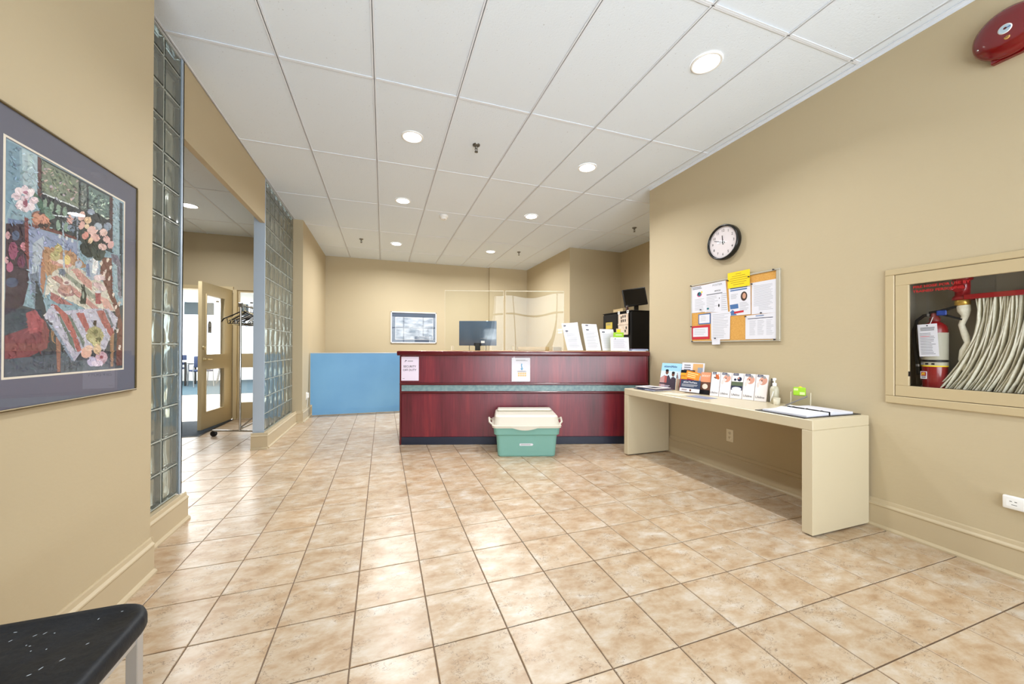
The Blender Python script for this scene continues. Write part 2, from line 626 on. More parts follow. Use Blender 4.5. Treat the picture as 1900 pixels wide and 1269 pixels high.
PAINT="""789eae 2,748 545,751 546,2 0,0
5f8aa0 2,742 45,745 50,611 19,552 3,502
9ab6c0 54,744 110,746 110,625 83,624 59,628
a8c2c4 74,740 93,739 89,692 76,693
3c464e 0,241 193,210 546,285 546,2 0,0
2a343a 111,746 475,750 475,505 284,509 122,521
5a3434 111,746 125,746 126,610 112,608
76846e 127,740 288,741 287,636 129,630
62706c 297,740 327,741 329,632 298,631
5c7874 338,740 455,742 450,635 339,656
4c2e30 457,743 475,744 477,523 459,532
cfd8dc 131,630 289,635 289,629 131,625
7d9c88 149,594 147,582 143,573 137,571 133,577 131,587 133,599 137,608 143,610 147,605
7d9c88 177,597 175,584 170,575 165,573 160,579 158,590 160,602 164,611 170,614 175,608
7d9c88 206,596 204,583 199,574 193,572 188,578 186,589 188,602 192,611 199,613 204,607
7d9c88 236,599 234,586 229,577 222,575 217,581 215,592 217,605 222,614 228,616 233,611
7d9c88 206,540 204,527 199,519 193,517 189,523 187,534 188,546 193,555 199,557 204,552
7d9c88 241,547 239,534 234,525 228,523 222,529 220,541 222,554 227,563 233,565 239,559
88a8b4 475,744 515,743 520,319 486,341
2e4450 518,744 539,744 542,322 523,328
3a2838 3,481 66,509 75,417 82,303 64,233 3,194
8c2c5c 43,406 40,388 32,375 23,373 15,382 12,398 15,416 22,428 32,431 40,422
a03868 29,350 27,340 21,333 14,331 8,336 6,345 8,355 14,362 21,364 27,359
c08890 17,448 16,440 12,434 8,433 4,437 2,444 4,452 7,457 12,459 16,455
44587c 49,457 47,447 40,439 31,436 24,440 22,449 24,459 31,467 39,470 47,466
b86878 73,427 71,417 66,410 59,409 54,413 52,421 54,431 59,438 65,439 71,435
6c2450 70,375 67,363 60,354 51,352 44,358 41,369 44,381 51,390 60,392 67,387
304468 46,304 42,293 31,286 19,284 8,288 5,297 8,307 18,314 31,317 41,313
c89098 14,369 13,362 9,357 5,356 2,360 1,366 2,373 5,378 9,379 12,376
5c74a0 9,500 62,508 62,498 9,483
8090b4 79,500 173,500 279,500 306,407 136,372 123,288 86,269
a6b4c0 96,443 139,483 135,436 116,343 93,322
66788c 85,338 120,351 125,239 106,230
7a2a2a 65,522 78,523 82,412 82,337 69,416
6a3028 80,505 95,507 172,517 282,515 279,507 164,503 80,499
c8d0d4 199,506 209,506 208,492 198,492
c8d0d4 229,507 239,507 238,492 228,493
c8d0d4 255,507 265,507 265,492 254,492
7a4a34 91,545 110,559 130,548 164,538 160,511 131,502 103,507 90,524
c07850 124,535 121,522 114,512 104,509 96,514 93,525 96,538 103,548 113,552 121,547
c88060 161,548 157,536 146,525 132,521 121,524 116,533 120,544 131,555 145,559 157,557
2c1c1c 157,523 153,516 142,510 128,506 117,505 113,509 117,515 128,522 141,526 153,527
3c6a54 89,617 104,619 132,598 138,561 124,560 102,594
5c8474 134,578 155,589 183,559 163,545 142,556
d8c4cc 53,585 49,575 39,567 28,564 20,568 20,577 27,586 39,592 49,592
e4d4d8 59,594 51,587 40,585 32,590 31,599 37,608 47,613 57,611 62,604
d8c4cc 69,597 60,596 53,602 53,613 58,623 68,629 76,626 80,617 77,606
e4d4d8 78,594 72,599 73,610 80,622 91,629 99,628 102,620 97,607 88,597
d8c4cc 81,577 82,586 90,597 103,604 113,604 116,597 111,586 100,577 88,573
e4d4d8 70,564 77,573 89,578 100,577 105,569 101,560 91,552 79,550 71,555
d8c4cc 58,564 68,569 77,566 82,557 79,547 71,539 61,539 53,545 52,555
e4d4d8 51,574 59,571 62,562 58,551 50,542 41,540 36,546 36,557 42,568
d8c4cc 82,603 84,595 79,584 69,574 58,571 52,575 54,586 62,597 73,604
8c3050 76,572 75,563 70,556 65,554 60,558 59,566 60,575 65,582 70,584 75,580
b46c8c 78,609 76,605 72,601 66,599 61,599 59,601 61,605 66,609 72,611 76,611
dce8ec 168,566 239,585 237,578 189,567
7c2a30 3,130 99,167 146,188 163,149 155,91 70,55 4,25
a03034 72,207 110,224 142,188 134,152 87,139
2c3840 109,325 137,262 154,207 134,191 106,223
4a5864 4,57 194,69 195,6 4,1
54646c 212,80 289,44 458,42 458,2 213,1
706e80 465,500 511,502 530,468 533,311 513,327 505,453 478,465
6e3a2c 402,406 416,473 472,482 477,340 520,273 543,201 544,12 503,13 511,218 449,323
d8cabc 418,446 413,439 407,435 403,439 404,446 409,454 415,457 418,454
d8cabc 454,467 449,459 443,456 439,459 440,467 445,475 451,478 455,475
d8cabc 442,416 437,409 431,406 427,409 428,417 433,424 439,427 443,424
d8cabc 464,390 459,382 453,379 449,383 450,390 455,398 461,401 465,398
d8cabc 433,402 428,394 422,391 418,395 419,402 424,410 430,413 434,409
d8cabc 473,440 468,433 462,429 458,433 459,441 464,448 470,452 474,448
d8cabc 491,323 485,315 479,312 475,316 476,324 481,331 488,334 492,330
d8cabc 508,270 502,263 496,260 492,264 493,272 498,279 505,282 509,278
d8cabc 519,166 514,159 507,157 503,161 504,169 509,176 516,178 520,174
d8cabc 534,93 528,86 521,84 517,89 518,97 524,103 530,105 535,101
d8cabc 528,291 522,283 515,280 511,284 512,292 518,300 525,303 529,299
b08050 139,444 208,455 267,456 338,414 191,372 153,343 134,372
a46a3c 135,439 142,384 147,335 137,276 125,310 128,381
946048 189,150 212,140 211,5 197,5
9a7044 464,166 490,153 486,10 470,11
9a7040 167,168 180,165 181,113 173,113
c8c4b4 141,263 153,340 191,378 265,407 332,392 424,367 455,319 497,253 339,244 166,291
b07870 166,342 192,354 286,316 339,287 419,245 378,242 277,295
8a9484 191,378 209,383 349,321 419,280 395,277 307,315
bc8478 251,388 285,399 360,356 360,323 317,341
c49084 395,311 455,297 487,256 437,252
a05c5c 166,291 192,284 267,255 253,253 193,254 166,266
d4d0c0 138,205 167,229 172,179 155,185
b4b4c8 140,198 167,244 211,226 339,248 455,260 514,222 501,185 457,121 439,86 309,79 274,40 194,150 167,182
7c90a8 142,195 194,154 274,40 260,45 185,143
a84840 167,248 193,247 239,217 278,154 309,83 289,75 254,145 206,215
60746c 193,217 206,215 269,118 279,79 254,107
a44440 280,225 318,230 345,181 351,157 330,156 303,195
6a7c74 239,217 253,215 325,115 320,91 278,154
a04c44 384,246 425,250 469,188 488,162 469,139 414,198
707c84 428,255 443,252 488,189 475,179
c08878 259,403 252,396 237,391 216,389 195,389 176,391 165,396 162,402 168,408 182,413 202,416 224,416 243,414 256,409
e0d4c4 250,408 244,404 232,401 216,399 201,400 190,403 187,408 193,412 205,415 220,417 236,416 247,413
b4a85c 215,456 212,446 203,438 192,435 183,439 180,447 183,458 192,466 203,469 212,465
b8ac70 207,428 203,416 191,406 177,403 166,407 162,417 166,429 177,439 191,443 203,438
d4bc60 253,423 250,412 242,403 232,401 224,406 221,416 224,427 231,436 241,438 249,433
c8bc80 202,457 201,452 197,449 193,448 189,449 188,453 189,457 193,461 197,462 201,460
a8b4c4 309,420 305,410 296,402 285,400 276,404 272,412 276,422 285,430 296,432 305,429
66788c 227,365 216,356 204,355 198,363 201,374 212,383 224,384 230,376
a07474 274,300 268,292 255,287 238,284 221,284 206,288 197,294 195,301 200,309 212,314 228,317 246,317 261,314 271,307
d8c4b8 261,304 256,299 245,295 231,294 217,295 208,300 206,305 211,310 221,314 236,315 249,314 259,310
b88478 259,320 254,306 239,296 222,294 208,300 203,311 208,324 222,334 239,337 253,332
d8c8c0 256,340 252,333 242,327 229,325 219,327 215,333 218,339 229,345 241,347 252,345
906468 246,336 244,333 239,330 232,329 226,330 224,333 226,336 232,339 238,341 244,339
26342c 304,339 322,342 325,318 333,303 328,266 302,263 294,274 307,299
8ca090 320,301 319,291 316,285 314,285 311,290 310,300 311,309 313,315 316,316 319,310
9cacbe 327,436 359,456 393,455 408,390 360,364 327,375
e4e4e4 364,474 393,476 390,425 379,393 360,398
5a6e98 327,424 343,431 349,379 332,380
dcc4c4 432,390 426,381 410,374 390,370 374,372 368,378 374,387 390,394 409,398 426,396
c4a4a8 427,344 417,338 398,336 378,339 365,346 363,354 372,360 391,363 411,360 425,353
d0b8b8 442,344 438,335 425,329 411,327 399,330 394,337 399,345 410,351 425,353 437,351
9c3038 377,321 409,324 407,274 381,273
c8ccd0 416,327 412,323 401,319 388,317 378,318 374,321 378,325 388,328 401,330 412,330
22302c 416,516 404,485 372,461 335,452 306,461 295,485 305,513 334,538 371,548 403,540
2c3c38 352,549 346,526 330,508 311,503 295,511 289,531 295,553 310,571 330,577 346,569
34443c 434,499 426,474 406,455 381,450 361,459 353,479 360,503 380,522 405,528 426,520
d8a898 320,607 310,593 297,586 287,588 285,599 292,614 304,626 316,629 323,621
d0988c 318,571 309,559 298,552 290,555 288,565 294,578 304,588 315,590 321,583
c87868 340,536 330,525 318,519 308,522 305,531 310,543 321,552 334,554 341,547
dcb0a4 384,567 371,554 353,548 337,551 331,561 337,574 353,584 371,587 384,580
d8a498 400,542 389,532 372,527 356,530 349,538 354,549 369,557 387,559 399,553
e0b8ac 444,578 432,566 416,560 402,562 398,572 404,584 418,594 434,596 444,590
d8a8a0 460,552 450,542 435,537 423,539 418,548 423,559 436,567 451,569 461,563
d4b080 354,602 344,591 331,586 320,588 316,596 321,607 333,615 346,617 354,612
d8bc90 342,575 336,568 327,564 320,566 317,572 321,579 329,585 338,587 343,583
e0c090 361,523 354,514 345,509 338,511 337,519 342,529 350,537 359,538 363,533
d09c98 483,537 472,525 458,519 448,522 445,532 452,545 464,554 478,556 485,550
dcb4ac 440,515 430,505 412,501 397,503 391,512 396,522 410,530 428,531 440,525
cc9488 265,575 256,562 244,556 234,559 231,569 237,582 248,592 260,594 267,587
9cacbc 413,595 402,583 386,576 373,579 369,588 375,601 388,610 404,613 414,607
7c90a8 468,612 457,599 440,593 426,595 421,605 427,618 442,628 459,630 469,624
a4b4c8 285,599 277,589 265,584 254,586 251,594 255,604 266,612 278,614 285,609
8c9cb4 372,641 363,632 349,627 336,628 330,635 335,644 347,651 361,653 371,649
6c8098 274,543 265,534 252,530 239,532 234,540 238,549 250,556 264,558 274,552
9cb0c0 212,553 218,555 227,387 219,386
8c9cb0 278,594 285,597 291,436 283,434
3c3428 365,203 387,205 385,179 370,178
a09c64 427,145 422,128 408,115 388,108 366,108 347,115 334,127 329,142 334,157 346,170 365,178 387,179 407,173 421,161
70703c 396,159 393,152 385,148 374,147 366,151 362,157 365,164 374,168 384,168 393,165
c0bc84 383,124 379,118 369,114 357,114 347,117 343,124 347,130 356,134 369,134 379,131
686838 414,125 411,119 402,116 391,116 383,119 380,124 383,130 391,133 402,134 411,130
b8b478 409,108 404,102 393,98 378,98 367,102 363,107 367,113 378,117 392,117 404,114
d8a48c 363,72 357,58 342,50 325,50 310,59 305,73 310,87 324,95 342,95 357,86
e0b8a0 369,91 364,83 353,79 340,79 329,84 325,91 329,98 340,102 353,103 364,98
c8a0b0 452,51 445,36 427,27 405,28 387,38 380,53 387,68 404,77 426,76 444,67
a03848 426,52 424,47 419,44 412,44 407,47 405,52 407,57 412,60 418,60 424,57
b8b0d0 392,36 387,24 372,17 355,17 342,26 336,38 341,50 355,57 372,56 386,48
d8c8dc 427,26 421,18 403,15 382,16 365,21 358,29 364,36 381,40 403,39 420,34
d4b488 415,86 410,74 399,66 385,66 373,74 369,87 373,99 384,107 398,107 410,99
8c9c74 170,731 170,727 165,719 160,716 160,721 165,728
a8948c 217,715 216,710 209,705 205,705 206,710 212,715
c4a8a0 166,725 160,721 151,719 147,720 152,724 162,726
c4a8a0 175,710 170,705 164,705 162,709 167,713 173,713
a8948c 269,664 265,658 254,653 248,652 253,658 263,664
5c7860 171,710 166,706 162,707 163,712 168,716 172,715
5c7860 218,708 211,704 204,705 204,710 210,715 217,713
3c4c44 211,704 210,699 204,694 199,693 200,698 206,703
a8948c 174,667 173,663 168,659 164,659 165,664 170,668
5c7860 213,699 214,695 210,690 204,688 203,692 208,698
8c9c74 275,681 270,678 263,678 261,681 266,685 273,685
5c7860 183,689 181,685 176,681 172,680 174,684 179,688
c4a8a0 250,687 249,681 244,677 238,678 239,683 245,688
a8948c 145,700 139,695 130,695 128,699 134,704 142,705
5c7860 283,741 278,737 270,736 268,738 272,742 280,743
b4a4b0 269,667 267,661 258,653 251,651 253,657 262,665
8c9c74 204,726 199,721 190,719 187,720 191,724 200,727
5c7860 192,701 189,695 181,688 175,687 178,693 186,699
8c9c74 153,655 152,650 145,642 140,638 141,643 148,652
c4a8a0 249,686 244,681 235,679 231,681 236,686 245,689
3c4c44 184,732 179,726 172,725 171,729 175,735 182,736
8c9c74 167,719 164,715 157,711 153,711 156,715 163,719
c4a8a0 174,661 172,656 165,651 161,650 163,654 170,660
c4a8a0 173,720 170,715 164,710 159,710 162,714 168,719
a8948c 273,709 266,706 257,709 255,713 263,716 271,713
b4a4b0 233,668 231,664 225,661 221,663 224,667 230,670
c4a8a0 278,687 272,683 265,683 264,688 270,692 277,691
3c4c44 231,663 226,658 220,659 220,664 225,668 231,668
8c9c74 184,697 178,694 174,696 176,701 182,705 186,703
3c4c44 235,735 230,729 224,728 223,732 227,738 233,739
b4a4b0 148,721 145,716 138,711 134,712 137,717 144,721
c4a8a0 196,662 190,660 182,662 180,666 185,667 193,665
8c9c74 156,660 150,657 143,659 142,664 148,666 155,664
5c7860 169,674 163,670 155,670 153,674 159,678 167,678
a8948c 274,702 271,697 265,695 262,697 265,702 271,705
c4a8a0 265,682 261,680 256,681 256,685 260,687 265,686
5c7860 277,717 272,712 261,708 256,709 261,714 272,717
5c7860 192,663 187,660 181,661 181,666 186,670 192,668
3c4c44 195,724 189,723 183,726 183,731 188,733 194,729
8c9c74 196,676 196,671 192,667 187,667 186,672 191,676
8c9c74 181,663 179,659 173,655 169,657 171,661 177,665
5c7860 163,673 159,669 151,666 148,668 152,672 159,675
a8948c 274,682 273,677 265,669 259,666 261,671 268,679
3c4c44 253,683 248,680 243,681 243,685 247,687 252,686
b4a4b0 187,665 183,663 179,665 179,668 183,670 187,668
3c4c44 217,654 211,649 205,650 204,655 210,659 216,659
c4a8a0 225,694 219,692 215,694 216,699 222,702 226,699
3c4c44 185,701 185,696 180,691 175,691 175,695 180,700
3c4c44 274,704 267,700 259,702 258,708 265,711 273,709
c4a8a0 149,681 148,677 143,671 138,670 139,674 144,680
3c4c44 273,683 265,679 256,680 253,685 261,689 271,688
c4a8a0 258,652 253,647 247,646 245,650 250,656 256,657
a8948c 286,733 280,730 275,731 275,736 281,739 286,738
b4a4b0 170,668 168,662 161,658 157,660 160,666 166,670
b4a4b0 225,656 220,652 214,652 213,656 217,659 224,659
8c9c74 219,694 215,689 205,683 199,683 203,688 214,694
8c9c74 259,711 253,709 247,711 245,715 251,717 258,716
5c7860 202,692 203,688 198,681 193,678 192,683 197,689
b4a4b0 215,702 212,695 202,688 196,688 199,694 209,701
c4a8a0 153,711 148,707 140,704 137,707 142,711 150,714
a0a49c 308,653 309,649 306,646 301,647 301,650 304,653
3c4c50 325,676 326,673 323,669 318,667 317,670 321,675
a0a49c 311,668 312,665 309,663 306,663 306,665 308,667
7c8c88 309,647 309,644 305,640 301,640 301,643 305,647
a0a49c 312,696 309,692 303,690 300,693 304,697 309,699
3c4c50 322,670 323,668 319,665 316,665 316,668 319,671
7c8c88 313,689 313,686 310,683 306,684 306,688 310,690
7c8c88 316,673 315,670 311,668 308,669 310,672 314,674
a0a49c 307,657 308,654 305,651 301,651 300,653 303,657
a0a49c 309,679 308,676 304,674 302,676 304,679 307,681
7c8c88 324,714 319,712 314,713 315,717 320,720 324,718
a0a49c 329,703 329,700 325,695 320,694 320,698 325,702
7c8c88 324,654 321,650 315,647 312,648 314,653 320,655
a0a49c 324,660 321,656 317,655 317,659 320,663 324,663
3c4c50 315,657 315,653 311,649 306,648 305,651 310,656
a0a49c 313,705 310,701 305,700 303,702 306,706 311,707
7c8c88 320,649 320,646 316,641 312,639 312,643 316,647
3c4c50 318,662 319,659 316,656 312,655 312,658 315,661
3c4c50 325,651 321,648 318,649 318,652 322,655 325,654
a0a49c 328,659 325,655 319,654 317,657 320,660 326,661
a0a49c 306,669 307,666 304,663 301,664 300,667 303,669
7c8c88 314,669 312,666 307,663 303,663 305,667 311,670
7c8c88 321,731 319,728 314,726 312,727 314,730 319,732
7c8c88 320,685 318,681 312,678 309,680 312,684 317,686
7c8c88 312,730 308,727 302,727 301,729 305,732 310,732
7c8c88 316,679 316,676 312,673 309,673 309,677 313,679
2c4440 407,727 401,723 391,721 387,723 393,727 403,729
a8c4b0 416,700 409,698 402,700 401,705 407,707 415,704
88a898 377,720 377,715 370,706 364,702 364,707 371,716
c4d4c4 410,717 409,713 403,707 397,705 398,709 404,716
34504c 457,703 451,701 441,700 437,702 443,705 453,705
c4d4c4 425,648 418,644 407,643 403,646 410,649 421,651
2c4440 381,680 374,677 365,678 363,682 370,685 378,683
a8c4b0 455,719 453,715 447,710 443,709 444,712 450,717
2c4440 454,649 447,646 437,648 435,652 442,654 451,653
a8c4b0 364,716 360,712 351,708 347,709 351,713 360,717
88a898 386,703 385,697 377,688 370,685 371,690 379,699
a8c4b0 366,709 360,706 355,709 354,713 360,715 366,713
34504c 424,704 422,698 413,691 406,689 408,694 417,702
a8c4b0 387,653 385,650 379,646 375,646 377,649 383,653
34504c 426,707 422,703 413,697 407,695 411,700 420,706
a8c4b0 432,703 427,697 414,690 407,688 412,694 425,701
88a898 352,674 347,671 342,670 340,674 345,677 350,677
2c4440 395,727 393,722 385,714 380,711 382,715 389,723
c4d4c4 369,677 365,673 357,671 354,673 359,677 366,678
c4d4c4 416,671 411,668 402,666 398,667 403,670 412,672
34504c 417,722 414,717 406,712 401,712 404,716 412,721
2c4440 422,716 415,711 403,709 398,712 405,716 417,718
34504c 412,703 408,698 399,696 395,697 400,701 408,704
a8c4b0 389,666 389,661 382,654 376,652 376,657 383,664
a8c4b0 417,714 412,710 405,708 402,710 406,714 414,716
c4d4c4 359,663 354,661 345,663 342,665 348,666 356,665
34504c 365,713 361,711 355,712 355,715 359,717 364,716
2c4440 373,698 372,693 366,686 360,683 360,688 367,695
c4d4c4 365,655 360,653 355,654 355,657 359,659 364,658
88a898 443,721 436,718 426,718 423,722 430,725 440,725
a8c4b0 356,710 351,709 343,712 340,715 346,716 354,713
c4d4c4 455,649 449,643 436,639 430,641 436,646 449,650
34504c 409,725 403,721 393,718 388,720 394,724 404,727
c4d4c4 403,689 402,685 397,680 392,678 393,682 398,687
2c4440 363,675 362,670 354,664 349,661 350,666 357,673
34504c 411,686 411,681 405,677 400,676 400,680 406,685
88a898 433,679 426,678 418,682 417,686 424,687 432,684
88a898 367,705 366,701 359,695 354,694 355,698 362,704
34504c 399,673 394,672 390,674 390,677 395,679 399,677
34504c 382,686 377,681 367,676 361,677 366,682 377,687
2c4440 390,705 383,701 372,700 367,703 374,706 386,708
2c4440 408,683 405,678 397,673 392,673 394,677 403,683
2c4440 447,666 441,662 431,657 425,657 430,661 441,666
34504c 452,707 453,704 449,698 443,696 442,700 446,705
a8c4b0 425,684 418,681 406,679 401,680 408,684 420,686
88a898 392,677 387,675 380,675 377,678 382,679 389,679
8c9cb0 241,580 237,578 231,577 229,579 233,581 239,582
34444c 238,570 235,567 229,567 227,569 230,572 236,572
34444c 236,559 231,558 226,560 225,564 230,565 235,562
34444c 259,544 256,541 250,539 248,541 250,544 256,546
8c9cb0 275,581 271,579 266,579 265,581 269,584 274,584
34444c 277,534 272,532 266,533 265,536 269,538 275,537
34444c 286,543 280,540 272,542 270,547 277,549 284,547
5c7080 273,560 269,558 264,560 262,562 267,564 272,562
8c9cb0 244,557 240,556 235,558 234,560 238,561 243,559
8c9cb0 271,552 269,547 262,542 257,542 258,546 265,551
34444c 263,537 263,532 258,527 252,527 253,531 258,536
5c7080 282,585 277,583 271,585 271,588 275,590 281,588
34444c 276,575 272,573 266,573 264,575 268,577 274,577
34444c 266,544 260,543 254,546 254,550 260,552 266,548
34444c 286,541 280,540 274,543 274,547 280,549 286,546
5c7080 289,587 284,583 277,583 275,586 280,589 287,589
8c9cb0 285,558 280,554 273,552 270,554 274,558 281,560
8c9cb0 244,581 239,580 232,581 230,584 235,585 242,584
34444c 281,561 281,556 275,549 269,546 269,551 275,558
8c9cb0 240,545 241,542 237,537 232,536 232,540 236,544
8c9cb0 270,582 268,577 260,571 255,569 257,574 265,580
34444c 288,560 284,556 277,555 275,557 278,561 285,562
34444c 276,534 271,530 263,529 260,532 265,535 273,536
34444c 252,579 247,578 239,579 236,581 241,583 249,582
"""

# ------------------------------------------------------------------ floor
HIGH = CZ + 0.06
fb = MB()
fb.box(-5.2, 4.8, -2.0, 8.75, -0.12, -0.004)
floor = struct('floor', fb, GROUT)
tm = MB()
g = TILE / 2 - 0.0025
c = 0.0018
tm.add([(-g, -g, -0.006), (g, -g, -0.006), (g, g, -0.006), (-g, g, -0.006),
        (-g, -g, -c), (g, -g, -c), (g, g, -c), (-g, g, -c),
        (-g + c, -g + c, 0), (g - c, -g + c, 0), (g - c, g - c, 0), (-g + c, g - c, 0)],
       [(0, 1, 5, 4), (1, 2, 6, 5), (2, 3, 7, 6), (3, 0, 4, 7), (4, 5, 9, 8), (5, 6, 10, 9), (6, 7, 11, 10), (7, 4, 8, 11), (8, 9, 10, 11)])
cells = []
for i in range(-18, 15):
    for j in range(-12, 25):
        x, y = TILE_X0 + (i + 0.5) * TILE, TILE_Y0 + (j + 0.5) * TILE
        if not (-5.15 < x < 4.75 and -1.95 < y < 8.65): continue
        if x > 3.3 and y < 3.6: continue
        if x < -1.55 and (y > 6.95 or y < 2.3): continue
        if x < -1.3 and y < 2.2: continue
        px, py, k = project((x, y, 0))
        seen = k > 0.3 and -60 < px < 1960 and py < 1330 and not (px < 330 and x < -1.3)
        cells.append((0 if seen else 1, k, x, y))
cells.sort()
first = tm.build('tile', M_TILE, floor, T(cells[0][2], cells[0][3], 0))
rest = MB()
for q, (s_, k, x, y) in enumerate(cells[1:]):
    if q < 299:
        o = first.copy()
        o.matrix_basis = T(x, y, random.uniform(-0.0004, 0.0004))
        COL.objects.link(o)
    else:
        rest.T = T(x, y, 0)
        rest.add(tm.v, tm.f)
o = rest.build('far_tiles', M_TILE, floor)
o['kind'] = 'stuff'

# ------------------------------------------------------------------ walls
def wall(name, *boxes, m=WALL):
    b = MB()
    for q in boxes: b.box(*q)
    return struct(name, b, m)

wall('wall_left', (-1.45, -1.13, -2.0, 2.36, 0, HIGH))
wall('wall_left_far', (-1.42, -1.175, 6.30, 8.72, 0, HIGH))
wall('wall_back', (-1.175, 3.43, 8.60, 8.72, 0, HIGH), (2.45, 3.43, 8.53, 8.60, 0, HIGH))
wall('wall_alcove_left', (3.43, 3.55, 6.30, 8.72, 0, HIGH))
wall('wall_alcove_back', (3.55, 4.72, 6.30, 6.42, 0, HIGH))
wall('wall_alcove_right', (4.60, 4.72, 3.66, 6.30, 0, HIGH))
wall('wall_alcove_front', (3.21, 4.72, 3.54, 3.66, 0, HIGH))
HY0, HY1, HZ0, HZ1 = 0.60, 1.402, 0.866, 1.634     # recess for the hose cabinet
wall('wall_right', (3.088, 3.21, HY1, 3.66, 0, HIGH), (3.088, 3.21, -2.0, HY0, 0, HIGH),
     (3.088, 3.21, HY0, HY1, 0, HZ0), (3.088, 3.21, HY0, HY1, HZ1, HIGH))
wall('wall_front', (-1.13, 3.088, -2.0, -1.9, 0, 0.14), (-1.13, 3.088, -2.0, -1.9, 2.75, HIGH),
     (-1.13, -1.0, -2.0, -1.9, 0.14, 2.75), (2.95, 3.088, -2.0, -1.9, 0.14, 2.75))
# room on the left, and the room beyond its doors
wall('wall_lounge_left', (-5.2, -5.08, 2.3, 6.93, 0, 3.1))
wall('wall_lounge_front', (-5.2, -1.45, 2.2, 2.3, 0, 3.1))
wall('wall_lounge_back', (-9.1, -3.17, 6.93, 7.03, 0, 3.2), (-3.17, -1.42, 6.93, 7.03, 2.075, 3.2))
FARW = mat('white_far_wall', (226, 228, 228), 0.7)
wall('wall_far_left', (-9.1, -9.0, 7.03, 15.1, 0, 3.2), m=FARW)
wall('wall_far_right', (-1.42, -1.3, 8.72, 15.1, 0, 3.2), m=FARW)
wall('wall_far_back', (-9.0, -1.42, 15.0, 15.1, 0, 0.55), (-9.0, -1.42, 15.0, 15.1, 2.75, 3.2), m=FARW)
wall('ceiling_far', (-9.1, -1.3, 7.03, 15.1, 3.08, 3.2), m=FARW)
ff = MB(); ff.box(-9.1, -1.3, 6.93, 10.7, -0.12, -0.002)
struct('floor_far', ff, mat('pale_stone_floor', (214, 204, 190), 0.35))
ff = MB(); ff.box(-9.1, -1.3, 10.7, 15.1, -0.12, 0.006)
struct('floor_far_carpet', ff, mat('teal_carpet', (30, 52, 62), 0.9, var=(40, (42, 66, 76))))
# header over the opening between the two glass block walls
wall('trim_1', (-1.345, -1.298, 3.06, 4.862, 2.59, HIGH))

# ------------------------------------------------------------------ baseboards
BP = [(0, 0), (0.032, 0), (0.032, 0.010), (0.026, 0.018), (0.017, 0.022), (0.017, 0.138), (0.021, 0.144), (0.020, 0.150),
      (0.010, 0.160), (0.007, 0.178), (0.004, 0.184), (0, 0.184)]
def board(name, *runs):
    b = MB()
    for p0, p1, out in runs: b.sweep(BP, p0, p1, out)
    return struct(name, b, TRIM)
board('baseboard_right', ((3.088, -1.9, 0), (3.088, 3.66, 0), (-1, 0, 0)))
board('baseboard_left', ((-1.13, -1.9, 0), (-1.13, 2.36, 0), (1, 0, 0)), ((-1.30, 2.36, 0), (-1.12, 2.36, 0), (0, 1, 0)))
board('baseboard_left_far', ((-1.175, 6.28, 0), (-1.175, 8.6, 0), (1, 0, 0)), ((-1.27, 6.30, 0), (-1.16, 6.30, 0), (0, -1, 0)))
board('baseboard_back', ((-1.175, 8.6, 0), (2.45, 8.6, 0), (0, -1, 0)))
board('baseboard_lounge', ((-5.08, 6.93, 0), (-3.17, 6.93, 0), (0, -1, 0)))

# ------------------------------------------------------------------ glass block walls
BL = 0.2
bm = bmesh.new()
bmesh.ops.create_cube(bm, size=1)
for q in bm.verts: q.co = Vector((q.co.x * 0.094, q.co.y * 0.193, q.co.z * 0.193))
bmesh.ops.bevel(bm, geom=list(bm.edges), offset=0.008, segments=2, affect='EDGES')
gb = MB(); gb.frombm(bm, 0, False)
MORTAR = mat('grey_block_joint', (176, 182, 174), 0.5)
JAMB = mat('daylight_tinted_aluminium', (188, 204, 222), 0.35, metal=0.35)  # reflected blue daylight is put into the colour of this grey metal
first = None
def block_wall(name, y0, ncol, xc, z0, rows, base_y0, base_y1, jamb_y):
    global first
    root = bpy.data.objects.new(name, None); COL.objects.link(root); root['kind'] = 'structure'
    y1 = y0 + ncol * BL
    top = CZ - 0.006
    for i in range(ncol):
        for k in range(rows + 1):
            zc = z0 + (k + 0.5) * BL
            sz = 1.0
            if k == rows:
                lo = z0 + rows * BL
                zc = (lo + top) / 2
                sz = (top - lo - 0.012) / 0.193
            M = T(xc, y0 + (i + 0.5) * BL, zc) @ Matrix.Diagonal((1, 1, sz, 1))
            if first is None:
                first = gb.build('glass_block', M_BLOCK, root, M)
            else:
                o = first.copy(); o.parent = root; o.matrix_basis = M; COL.objects.link(o)
    mo = MB()
    for k in range(rows + 2):
        z = min(z0 + k * BL, top)
        mo.box(xc - 0.044, xc + 0.044, y0, y1, z - 0.0035, z + 0.0035)
    for i in range(ncol + 1):
        mo.box(xc - 0.044, xc + 0.044, y0 + i * BL - 0.0035, y0 + i * BL + 0.0035, z0, top)
    mo.build('joint', MORTAR, root)
    cu = MB()
    cu.box(xc - 0.055, xc + 0.088, base_y0, base_y1, 0, z0 - 0.012)
    cu.build('curb', TRIM, root)
    bb = MB()
    bb.sweep(BP, (xc + 0.088, base_y0, 0), (xc + 0.088, base_y1, 0), (1, 0, 0))
    if jamb_y < y0:
        bb.sweep(BP, (xc - 0.06, base_y0, 0), (xc + 0.105, base_y0, 0), (0, -1, 0))
    bb.build('curb_board', TRIM, root)
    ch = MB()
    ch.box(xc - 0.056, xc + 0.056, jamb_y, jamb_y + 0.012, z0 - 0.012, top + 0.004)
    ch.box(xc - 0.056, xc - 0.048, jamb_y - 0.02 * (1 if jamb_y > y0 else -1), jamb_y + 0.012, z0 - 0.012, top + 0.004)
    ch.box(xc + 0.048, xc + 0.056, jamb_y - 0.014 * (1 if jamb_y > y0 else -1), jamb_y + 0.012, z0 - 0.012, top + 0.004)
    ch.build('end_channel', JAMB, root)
    return root
